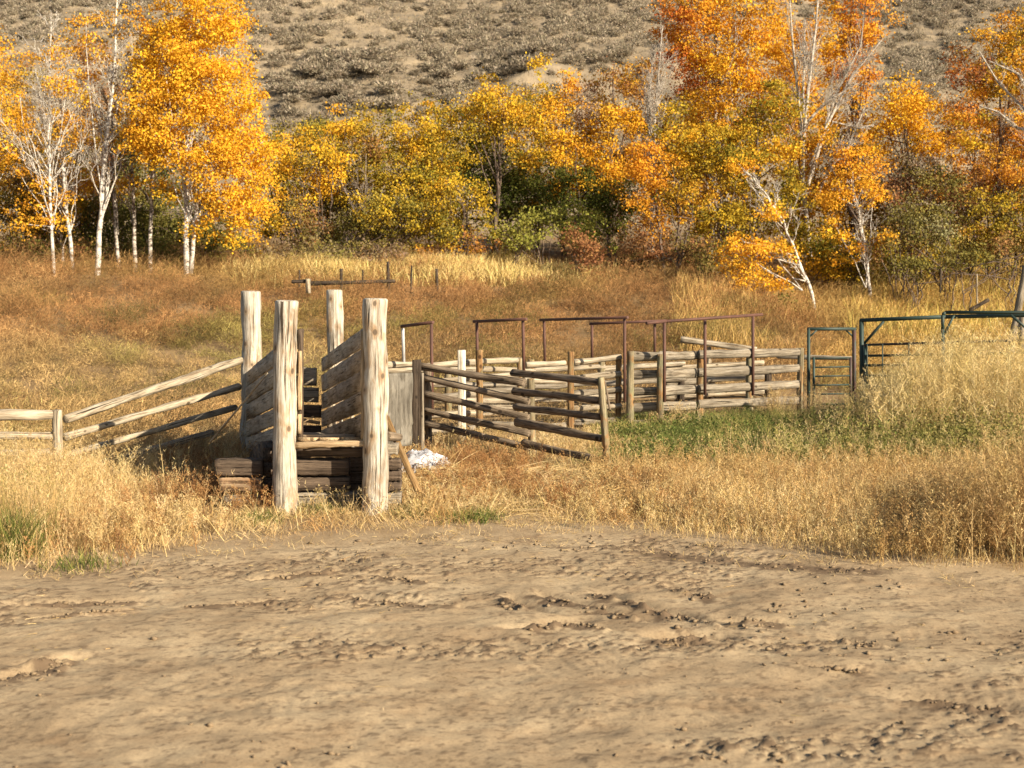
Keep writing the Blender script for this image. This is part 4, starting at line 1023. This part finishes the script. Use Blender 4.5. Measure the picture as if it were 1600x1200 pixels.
def forest():
    D = 58
    # ---- left aspens
    tree('aspen_tree', 'largest golden aspen with full crown and paired white trunks at the left', 'tree', 55,
         [[(291, 412), (291, 330), (294, 150), (300, -20)], [(297, 412), (307, 330), (330, 200), (350, 40)]],
         [(320, 60, 85, 110), (310, 190, 108, 100), (262, 120, 60, 90), (370, 250, 62, 75), (385, 350, 25, 55), (345, 330, 48, 45), (235, 215, 38, 60), (395, 300, 38, 40), (255, 300, 30, 26)], GOLD, M_BIRCH, 1.15, .115, .5, .13, 'white barked aspens at the left')
    tree('aspen_tree', 'thick white trunked bare aspen leaning right at the left of the photo', 'tree', 55, [[(151, 404), (160, 290), (178, 120), (186, -40)]],
         [(215, 60, 36, 60), (202, 215, 24, 30), (150, 60, 30, 60)], GOLD + ORANGE, M_BIRCH, .45, .11, .45, .125, 'white barked aspens at the left', twigs=26)
    tree('aspen_tree', 'slender pale aspen with sparse twigs, leftmost of the white trunks', 'tree', 54.5, [[(84, 411), (78, 300), (76, 200), (80, 20)]],
         [(60, 330, 30, 40), (40, 240, 34, 60), (20, 170, 30, 60), (90, 130, 40, 60)], GOLD + ORANGE, M_BIRCH, .5, .11, .45, .08, 'white barked aspens at the left', twigs=46)
    tree('aspen_tree', 'aspen with curved white lower trunk second from the left', 'tree', 56, [[(115, 404), (103, 320), (96, 220), (92, 60)]],
         [(105, 320, 20, 40), (110, 180, 40, 80), (130, 90, 40, 60)], GOLD + ORANGE, M_BIRCH, .5, .11, .45, .095, 'white barked aspens at the left', twigs=26)
    tree('aspen_tree', 'short thin pale aspen stem between the two leftmost trunks', 'tree', 57, [[(99, 408), (95, 350), (90, 250)]], [(92, 260, 16, 26)], GOLD, M_BIRCHD, .3, .1, .4, .07, 'white barked aspens at the left', twigs=14)
    tree('aspen_tree', 'dark patchy barked aspen right of the thick leaning trunk', 'tree', 56.5, [[(186, 404), (180, 340), (174, 240), (176, 100)]], [(170, 190, 26, 50)], GOLD, M_BIRCHD, .2, .11, .45, .09, 'white barked aspens at the left', twigs=30, twigmat=M_BARK)
    tree('aspen_tree', 'patchy aspen trunk forking darkly into a gold crown, left of two', 'tree', 56, [[(211, 405), (209, 310), (203, 200), (215, 60)]], [(225, 120, 32, 60), (200, 290, 16, 18)], GOLD, M_BIRCHD, .5, .11, .45, .095, 'white barked aspens at the left', twigs=26, twigmat=M_BARK)
    tree('aspen_tree', 'patchy aspen trunk forking darkly into a gold crown, right of two', 'tree', 56, [[(234, 404), (236, 310), (242, 220), (245, 40)]], [(240, 110, 34, 80), (228, 210, 20, 30)], GOLD, M_BIRCHD, .7, .11, .45, .095, 'white barked aspens at the left', twigs=22, twigmat=M_BARK)
    tree('aspen_tree', 'gold leaved aspen cut by the left edge of the photo', 'tree', 57, [[(-30, 405), (-35, 200), (-30, -40)]], [(-30, 120, 40, 150), (-5, 260, 22, 90)], GOLD + ORANGE, M_BIRCH, .9, .115, .5, .13, 'white barked aspens at the left')
    # ---- bushes behind the left trunks
    S = 'thicket along the foot of the hill'
    for (lab, d, lobes, pal, dens) in [
        ('dark orange and green bush behind the leftmost trunks', 60, [(20, 345, 70, 65), (-60, 340, 60, 70), (95, 350, 55, 60, 1, YGREEN)], ORANGE + DGREEN, .9),
        ('dark green shrub filling the gap behind the thick leaning trunk', 61, [(170, 350, 60, 55), (140, 300, 45, 45, 0, ORANGE)], DGREEN + OLIVEL, .9),
        ('dark olive shrub below the largest golden aspen', 61, [(250, 360, 70, 55), (330, 365, 50, 50)], DGREEN + OLIVEL, .9),
        ('brown orange treetops behind the upper left trunks', 63, [(60, 190, 70, 90), (150, 160, 50, 110, 0, BROWN), (130, 240, 50, 50, 0, YGREEN)], ORANGE + BROWN + YGREEN, .35),
        ('yellow green young tree right beside the largest golden aspen', 60, [(462, 235, 36, 48, 0, GOLD + YGREEN), (450, 310, 40, 50), (505, 260, 30, 50)], YGREEN + GOLD, 1.0),
        ('gold leaved bush with dark gaps above the grey dead twigs', 61, [(535, 215, 48, 40, 0, GOLD + YGREEN), (520, 280, 45, 40, 0, GOLD), (560, 290, 40, 50)], YGREEN + OLIVEL, .85),
        ('rounded yellow tree left of the dark centre tree', 60, [(652, 205, 55, 52, 0, GOLD + YGREEN), (640, 270, 65, 55), (690, 265, 40, 55, 0, GOLD + YGREEN)], YGREEN, 1.05),
        ('wide olive and gold shrub low in the middle of the thicket', 57.5, [(600, 345, 60, 50), (660, 345, 60, 50), (560, 365, 40, 35, 0, OLIVEL)], YGREEN + OLIVEL, 1.0),
        ('dark reddish brown bush below the gap beside the golden aspen', 58, [(500, 365, 45, 30), (465, 350, 30, 40)], BROWN + OLIVEL, .7),
        ('low grey green shrubs before the thicket at left of the pale grass', 56, [(450, 395, 45, 20), (520, 392, 50, 20), (590, 395, 45, 20)], OLIVEL + TWIGGY, .9),
        ('grey green shrub with a bare crown under the dark centre tree', 57, [(735, 345, 50, 45), (720, 300, 35, 30, 0, YGREEN)], OLIVEL + YGREEN, .9),
        ('low rust orange shrub above the pale grass strip', 57, [(745, 385, 45, 16), (690, 388, 30, 14)], ORANGE + BROWN, .7),
        ('bright olive willow shrub left of the red brown bush', 57, [(800, 365, 45, 32), (850, 355, 40, 30)], [(.36, .33, .07), (.28, .28, .06)], 1.0),
        ('light green willow shrub above the red brown bush', 57.5, [(910, 355, 48, 34), (960, 360, 36, 34)], [(.40, .38, .08), (.28, .30, .06)], 1.0),
        ('small dark red brown bush at the edge of the pale grass', 54, [(905, 392, 44, 24)], BROWN, 1.2)]:
        tree('shrub', lab, 'shrub', d, [], lobes, pal, M_BARK, dens, .12, .45, .08, S)
    # ---- middle trees
    tree('broadleaf_tree', 'dark centred tree with yellow outer leaves in the middle of the thicket', 'tree', 60, [[(775, 400), (778, 300), (780, 150)]],
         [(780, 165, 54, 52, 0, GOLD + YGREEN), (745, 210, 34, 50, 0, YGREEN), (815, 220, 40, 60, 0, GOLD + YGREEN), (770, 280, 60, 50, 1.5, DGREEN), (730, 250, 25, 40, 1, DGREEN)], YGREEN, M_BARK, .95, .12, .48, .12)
    tree('broadleaf_tree', 'narrow orange tree left of the bare brown treetop', 'tree', 62, [[(880, 400), (882, 300), (885, 120)]],
         [(880, 140, 30, 40, 0, ORANGE), (875, 210, 40, 55, 0, GOLD), (865, 290, 35, 50, 0, GOLD + BROWN)], GOLD, M_BARK, .95, .12, .48, .11)
    tree('broadleaf_tree', 'gold tree with bare brown top left of the white dead tree', 'tree', 62, [[(950, 400), (955, 280), (960, 100)]],
         [(985, 125, 40, 34, 0, GOLD + BROWN), (960, 200, 55, 50, 0, GOLD), (930, 160, 28, 36, 0, TWIGGY), (935, 270, 52, 48, 0, GOLD + ORANGE), (990, 250, 30, 60, 0, ORANGE)], GOLD, M_BARK, .85, .12, .48, .11)
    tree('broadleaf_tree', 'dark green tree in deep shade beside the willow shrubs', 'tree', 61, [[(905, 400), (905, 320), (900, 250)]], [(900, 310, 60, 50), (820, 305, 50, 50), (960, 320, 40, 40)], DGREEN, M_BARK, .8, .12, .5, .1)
    tree('broadleaf_tree', 'tall orange tree with a red top at the upper right of the centre', 'tree', 62, [[(1110, 400), (1115, 250), (1120, 20)]],
         [(1065, 100, 36, 40, 0, REDS), (1120, 90, 60, 60), (1180, 70, 55, 60), (1115, 180, 65, 50, 0, GOLD + ORANGE), (1070, 40, 50, 60, 0, REDS + ORANGE), (1200, 160, 50, 60, 0, GOLD + ORANGE), (1150, 0, 90, 50)], ORANGE + GOLD, M_BIRCHD, 1.0, .12, .5, .14)
    tree('broadleaf_tree', 'broad yellow green tree right of centre behind the leaning birch', 'tree', 56, [[(1180, 420), (1185, 320), (1180, 150)], [(1130, 420), (1120, 320), (1090, 230)]],
         [(1120, 250, 75, 65), (1190, 230, 70, 70, 0, YGREEN + GOLD), (1060, 220, 45, 60, 0, GOLD + YGREEN), (1140, 340, 60, 55), (1230, 330, 45, 65, 0, DGREEN + YGREEN), (1090, 320, 40, 60, 0, ORANGE + YGREEN), (1270, 390, 40, 50, 0, DGREEN + YGREEN), (1200, 170, 45, 40, 0, YGREEN)], YGREEN, M_BARK, 1.0, .12, .48, .13)
    tree('broadleaf_tree', 'dark stemmed orange tree right of the willow shrubs', 'tree', 55, [[(1040, 418), (1030, 350), (1010, 270)], [(1058, 418), (1060, 340), (1050, 260)], [(1050, 418), (1080, 350), (1085, 290)]],
         [(1020, 265, 50, 45), (1000, 320, 35, 38), (1060, 310, 40, 40, 0, ORANGE + YGREEN), (1010, 375, 45, 35, 0, BROWN), (1080, 385, 40, 28, 0, BROWN + OLIVEL)], ORANGE, M_BARK, .85, .12, .45, .08)
    # dead trees
    t = empty('dead_tree', W(1020, 400, 57) * [1, 1, 0] + [0, 0, 3], 'slim bare white tree standing before the gold foliage right of centre', 'tree')
    tp = [np.array([W(1018, 400, 56.2), W(1021, 290, 56.2), W(1022, 200, 56.2), W(1035, 40, 56.2)]), np.array([W(1021, 270, 56.2), W(1012, 180, 56.2), W(1022, 70, 56.2)])]
    mb = MB(); tube(mb, tp[0], [.10, .09, .06, .02], 8, 0, cap=False); tube(mb, tp[1], [.06, .045, .015], 6, 0, cap=False); mb.build('trunk', M_TWIG, t)
    bare_branches(t, tp, 34, 57, M_TWIG, .11, 2.2, .34)
    t = empty('dead_tree', W(1255, 400, 58) * [1, 1, 0] + [0, 0, 3.0], 'large bare pale tree fanning out above the yellow green tree', 'tree')
    F0 = W(1262, 420, 54.5)
    mb = MB(); TP = []
    for (pts, r) in [([(1268, 420), (1256, 300), (1252, 200), (1238, 60), (1232, -30)], .12), ([(1254, 230), (1262, 150), (1275, 40), (1280, -30)], .09), ([(1262, 290), (1290, 200), (1330, 120), (1380, 60)], .09),
                     ([(1252, 200), (1290, 160), (1340, 130)], .07), ([(1264, 330), (1300, 260), (1325, 230), (1352, 165)], .08), ([(1258, 240), (1255, 150), (1258, 30)], .07), ([(1300, 190), (1340, 200), (1365, 195)], .04), ([(1266, 260), (1310, 140), (1345, 70), (1350, 20)], .07)]:
        P = np.array([W(p[0], p[1], 58.0 + U(-.6, .6)) for p in pts]); TP.append(P); tube(mb, P, np.linspace(r, .02, len(P)), 7, 0, cap=False)
    mb.build('trunk', M_TWIG, t); bare_branches(t, TP, 20, 54, M_TWIG, .07, 1.7, .34)
    t = empty('dead_tree', W(1575, 300, 56) * [1, 1, 0] + [0, 0, 3], 'pale bare limbs at the right edge before the dark orange tree', 'tree')
    mb = MB(); TP = []
    for pts in [[(1640, 400), (1630, 200), (1560, 130), (1530, 80)], [(1632, 210), (1590, 200), (1560, 175), (1530, 165)], [(1632, 180), (1590, 115), (1545, 95)]]:
        P = np.array([W(p[0], p[1], 56 + U(-.5, .5)) for p in pts]); TP.append(P); tube(mb, P, np.linspace(.09, .02, len(P)), 7, 0, cap=False)
    mb.build('trunk', M_TWIG, t); bare_branches(t, TP, 12, 56, M_TWIG, .08, 1.2, .3)
    # right group
    tree('broadleaf_tree', 'red orange treetop right of the large bare tree at the top', 'tree', 61, [[(1340, 400), (1335, 200), (1330, 20)]], [(1335, 95, 46, 48), (1320, 170, 45, 50, 0, ORANGE + GOLD), (1350, 20, 50, 50, 0, REDS + ORANGE), (1290, 60, 40, 70, 0, GOLD + ORANGE)], ORANGE + REDS, M_BARK, .9, .12, .48, .12)
    tree('broadleaf_tree', 'bright yellow tree right of the large bare tree', 'tree', 59, [[(1420, 400), (1418, 300), (1415, 140)]], [(1400, 180, 48, 52), (1440, 190, 40, 55), (1380, 225, 45, 40), (1460, 245, 22, 35)], GOLD, M_BARK, 1.05, .12, .48, .12)
    tree('broadleaf_tree', 'orange tree below the large bare tree, above the small orange birch', 'tree', 57, [[(1350, 420), (1345, 350), (1340, 240)]], [(1350, 250, 42, 45), (1310, 290, 30, 30), (1290, 220, 30, 40, 0, YGREEN + ORANGE)], ORANGE, M_BARK, .9, .12, .46, .09)
    tree('broadleaf_tree', 'dark orange and gold tree at the right edge', 'tree', 59, [[(1560, 380), (1562, 250), (1565, 20)]], [(1560, 120, 60, 65, 0, YGREEN + ORANGE), (1510, 130, 34, 50, 0, REDS + BROWN), (1580, 60, 55, 60, 0, ORANGE + YGREEN), (1580, 210, 55, 50, 0, ORANGE + BROWN), (1520, 215, 40, 40, 0, ORANGE + YGREEN), (1640, 150, 60, 140, 0, ORANGE)], ORANGE, M_BARK, .85, .12, .48, .12)
    tree('birch_tree', 'white trunked birch leaning left with orange leaves on its low branches', 'tree', 51, [[(1278, 497), (1258, 430), (1225, 350), (1195, 300), (1158, 262)]],
         [(1165, 400, 45, 34), (1150, 440, 26, 18), (1200, 440, 34, 28), (1135, 390, 22, 22), (1165, 262, 28, 16), (1205, 330, 18, 14), (1220, 385, 22, 18)], ORANGE + GOLD, M_BIRCH, 1.3, .11, .36, .085, twigs=18, limbn=4)
    t = bpy.data.objects[[o.name for o in bpy.data.objects if o.name.startswith('birch_tree')][0]]
    mb = MB()
    for pts in [[(1256, 430), (1240, 400), (1205, 385), (1160, 378)], [(1250, 415), (1215, 405), (1180, 395)], [(1222, 350), (1200, 310), (1170, 290)], [(1262, 440), (1240, 435), (1222, 415)]]:
        P = np.array([W(p[0], p[1], 51 + U(-.3, .3)) for p in pts]); tube(mb, P, np.linspace(.04, .012, len(P)), 6, 0, cap=False)
    mb.build('low_branches', M_BIRCH, t)
    tree('birch_tree', 'small upright birch with sparse orange leaves right of the leaning one', 'tree', 54, [[(1359, 472), (1356, 420), (1346, 360), (1338, 320), (1330, 280)]],
         [(1335, 290, 40, 24), (1300, 305, 22, 20), (1362, 310, 22, 18), (1310, 360, 26, 18), (1325, 400, 30, 22), (1372, 375, 12, 10)], ORANGE + GOLD, M_BIRCH, .5, .11, .36, .09, twigs=22, limbn=6)
    for (lab, d, lobes, pal, dens) in [
        ('gold and olive bush at the foot of the small upright birch', 56, [(1300, 400, 45, 45), (1345, 420, 30, 25), (1270, 430, 22, 22)], YGREEN + GOLD, .9),
        ('grey green arching bush right of the small upright birch', 54, [(1430, 345, 55, 42), (1400, 375, 50, 28, 0, BROWN + OLIVEL), (1480, 375, 40, 25)], OLIVEL + [(.40, .36, .20)], .85),
        ('grey purple twiggy bush under the bright yellow tree', 58, [(1425, 280, 45, 40), (1470, 290, 30, 40, 0, OLIVEL), (1400, 300, 28, 28, 0, BROWN)], TWIGGY + OLIVEL, .9),
        ('orange brown bush right of the twiggy grey one', 59, [(1450, 315, 40, 30, 0, ORANGE + BROWN), (1500, 330, 40, 40)], BROWN + OLIVEL, .8),
        ('rust coloured bush below the dark orange tree at the right', 58, [(1540, 275, 55, 28), (1590, 285, 40, 35), (1520, 310, 40, 30, 0, BROWN)], ORANGE + BROWN, .8),
        ('yellow green bush at the right edge above the gold bank', 57, [(1555, 330, 50, 38), (1610, 340, 40, 40)], YGREEN + OLIVEL, .9),
        ('dark brown red bush on the gold bank at the right edge', 52, [(1585, 400, 45, 28), (1500, 405, 50, 14, 0, OLIVEL), (1430, 418, 40, 14, 0, OLIVEL)], BROWN + OLIVEL, .7),
        ('brown shaded bush low behind the leaning birch', 54, [(1150, 425, 50, 24), (1100, 405, 40, 20)], BROWN + OLIVEL, .6),
        ('dark green round bush in the brush left of the leaning birch', 49.5, [(1225, 480, 22, 10)], OLIVEL, .7)]:
        tree('shrub', lab, 'shrub', d, [], lobes, pal, M_BARK, dens, .12, .42, .08, S)
    # trees standing in the second row
    for (lab, d, px, lobes, pal) in [
        ('yellow olive tree in the second row beside the largest golden aspen', 64, 440, [(440, 250, 40, 60), (430, 340, 40, 60)], YGREEN),
        ('dim olive tree behind the gold leaved bush with dark gaps', 65, 510, [(515, 232, 55, 52), (500, 330, 60, 70)], YGREEN + OLIVEL),
        ('brownish yellow tree behind the grey dead twigs', 65, 590, [(590, 225, 55, 55), (590, 330, 60, 70)], YGREEN + BROWN),
        ('golden olive tree behind the rounded yellow tree', 65, 690, [(700, 220, 40, 55), (690, 320, 50, 80)], YGREEN),
        ('dark olive tree behind the dark centred tree', 65, 770, [(760, 230, 50, 70), (800, 320, 60, 80)], DGREEN + YGREEN),
        ('gold tree filling the gap left of the narrow orange tree', 65, 840, [(845, 160, 40, 65), (850, 290, 50, 80)], GOLD + YGREEN),
        ('orange gold tree behind the bare brown treetop', 66, 920, [(925, 190, 40, 70), (930, 310, 60, 90, 0, BROWN + DGREEN)], GOLD + ORANGE),
        ('orange and brown tree behind the slim bare white tree', 66, 1020, [(1010, 180, 45, 80), (1020, 300, 60, 90)], GOLD + ORANGE + BROWN),
        ('gold tree behind the broad yellow green tree', 66, 1130, [(1100, 210, 60, 70), (1150, 300, 70, 90)], GOLD + YGREEN),
        ('orange tree behind the fan of the large bare tree', 65, 1250, [(1240, 90, 50, 70), (1250, 200, 60, 70), (1260, 300, 60, 90)], ORANGE + GOLD),
        ('tawny tree between the large bare tree and the bright yellow tree', 65, 1330, [(1330, 220, 45, 70), (1340, 330, 60, 80)], ORANGE + YGREEN),
        ('olive brown tree behind the grey arching bush', 64, 1440, [(1440, 300, 60, 60), (1420, 370, 70, 50)], OLIVEL + BROWN),
        ('dark rust tree behind the rust coloured bush', 65, 1520, [(1500, 200, 45, 60), (1520, 300, 60, 80)], BROWN + ORANGE),
        ('orange brown tree behind the right edge foliage', 65, 1600, [(1600, 180, 60, 90), (1600, 310, 70, 80)], ORANGE + BROWN + YGREEN),
        ('dark orange tree behind the leftmost white trunks', 65, 40, [(30, 270, 60, 70), (100, 320, 70, 80)], ORANGE + BROWN + DGREEN),
        ('dark olive tree behind the gap beside the thick leaning trunk', 65, 190, [(190, 300, 70, 90), (270, 320, 60, 80)], DGREEN + OLIVEL)]:
        tree('broadleaf_tree', lab, 'tree', d, [[(px, 410), (px + 3, lobes[0][1])]], lobes, pal, M_BARK, .8, .13, .5, .1, 'second row of trees under the hill', limbn=14)
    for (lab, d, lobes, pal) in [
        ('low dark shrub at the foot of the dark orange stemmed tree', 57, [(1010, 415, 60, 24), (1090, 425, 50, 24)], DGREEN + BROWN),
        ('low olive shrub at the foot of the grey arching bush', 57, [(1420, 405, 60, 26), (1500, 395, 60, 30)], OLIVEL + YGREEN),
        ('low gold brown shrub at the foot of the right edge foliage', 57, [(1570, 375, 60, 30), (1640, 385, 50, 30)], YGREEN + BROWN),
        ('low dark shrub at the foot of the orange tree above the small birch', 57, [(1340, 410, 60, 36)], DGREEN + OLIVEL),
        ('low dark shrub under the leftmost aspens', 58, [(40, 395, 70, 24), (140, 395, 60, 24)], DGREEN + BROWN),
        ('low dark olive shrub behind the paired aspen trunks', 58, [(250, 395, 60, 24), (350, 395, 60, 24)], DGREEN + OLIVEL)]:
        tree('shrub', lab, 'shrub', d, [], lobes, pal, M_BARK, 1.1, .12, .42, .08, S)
    # grey dead twigs
    t = empty('dead_shrub', W(565, 380, 57) * [1, 1, 0] + [0, 0, 3], 'grey dead twigs poking out of the thicket left of the yellow tree', 'shrub')
    TP = []; mb = MB()
    for pts in [[(575, 400), (570, 330), (572, 240)], [(570, 390), (562, 320), (557, 262)], [(570, 390), (550, 320), (532, 282)], [(560, 380), (590, 320), (600, 290)]]:
        P = np.array([W(p[0], p[1], 58.5 + U(-.4, .4)) for p in pts]); TP.append(P); tube(mb, P, np.linspace(.035, .012, len(P)), 6, 0, cap=False)
    mb.build('stems', M_GTWIG, t); bare_branches(t, TP, 12, 57, M_GTWIG, .03, 1.3, .3)
forest()

# ------------------------------------------------------------------ sagebrush on the hill
def sage():
    SAGE = [(.30, .25, .18), (.38, .325, .24), (.22, .185, .13), (.46, .39, .29)]
    me = []
    for k in range(7):
        a = Acc(); n = 520; nl = 7
        cs = np.stack([U(-.45, .45, nl), U(-.45, .45, nl), U(.25, .55, nl)], -1)
        for c in cs:
            m = n // nl; u = unit(R.normal(size=(m, 3))); u[:, 2] = abs(u[:, 2]) * .9 - .25
            P = c + u * U(.2, .42, m)[:, None]; P[:, 2] = np.maximum(P[:, 2], .02)
            a.add(strands(P, unit(u + R.normal(size=(m, 3)) * .5 + [0, 0, .5]), U(.1, .24, m), U(.035, .07, m), pick(SAGE, m, .12), seg2=False))
        me.append(a.build('sagebrush', M_GRASS, link=False))
    xs, ys = fan(13000, -.55, .55, 82, 150)
    xs, ys = keep(xs, ys, .32 + .68 * clump(xs, ys, .16, 401, .38, .56)); sc = .45 + 1.25 * R.random(len(xs)) ** 2
    z = hz(xs, ys)
    # those seen above the thicket, nearest first
    c, s = math.cos(PITCH), math.sin(PITCH); dz = z + .5 - CAMZ
    py = 600 - FPX * (ys * s + dz * c) / (ys * c - dz * s); px = 800 + FPX * xs / (ys * c - dz * s)
    top = np.interp(px, [0, 390, 400, 430, 500, 560, 620, 650, 700, 760, 830, 850, 900, 1000, 1040, 1060, 1370, 1390, 1480, 1500, 1600], [40, 20, 120, 180, 190, 185, 170, 155, 140, 130, 130, 105, 100, 90, 60, 0, 0, 130, 120, 40, 10])
    vis = np.where((px > -5) & (px < 1605) & (py > -10) & (py < top))[0]
    vis = vis[np.argsort(ys[vis])][:300]; rest = np.setdiff1d(np.arange(len(xs)), vis)
    for i in vis:
        o = bpy.data.objects.new('sagebrush', me[R.integers(0, 7)]); COL.objects.link(o)
        o.location = (xs[i], ys[i], z[i] - .08); o.rotation_euler = (0, 0, U(0, 6.28)); o.scale = (sc[i] * U(.9, 1.4), sc[i], sc[i] * U(.7, 1))
        tag(o, 'rounded grey sagebrush on the dry tan hillside above the thicket', 'sagebrush', 'sagebrush dotting the hillside')
    a = Acc(); vset = set(np.where((px > -60) & (px < 1660) & (py > -60) & (py < top + 25))[0].tolist())
    for i in rest:
        n = 260 if i in vset else 30
        u = unit(R.normal(size=(n, 3))); u[:, 2] = abs(u[:, 2])
        P = np.array([xs[i], ys[i], z[i]]) + u * U(.25, .6, n)[:, None] * sc[i]
        a.add(strands(P, unit(u + R.normal(size=(n, 3)) * .5), U(.12, .3, n), U(.05, .09, n), pick(SAGE, n, .12), seg2=False))
    # fine dry bunchgrass between them
    x, y = fan(60000, -.5, .5, 84, 140); zz = hz(x, y)
    D = unit(R.normal(size=(len(x), 3)) * .4 + [0, 0, 1]); a.add(strands(np.stack([x, y, zz], -1), D, U(.12, .35, len(x)), np.full(len(x), .06), pick([(.36, .28, .17), (.28, .23, .15), (.20, .17, .12)], len(x)), seg2=False))
    tag(a.build('hill_scrub', M_GRASS), 'dense grey scrub and bunchgrass on the hillside', 'scrub', kind='stuff')
def hz(X, Y):
    Zv = terrain(X, Y)
    bank = 106 + (X - 12) * .18 + (fbm(X * .25, X * 0, 3, 31) - .5) * 4
    m = sstep(-2, 2, X) * (1 - sstep(24, 30, X))
    Zv = Zv + m * 1.5 * sstep(-.3, .3, Y - bank) * (1 - sstep(2, 14, Y - bank))
    return Zv + (fbm(X * .9, Y * .9, 4, 77) - .5) * .5 * sstep(80, 84, Y)
sage()
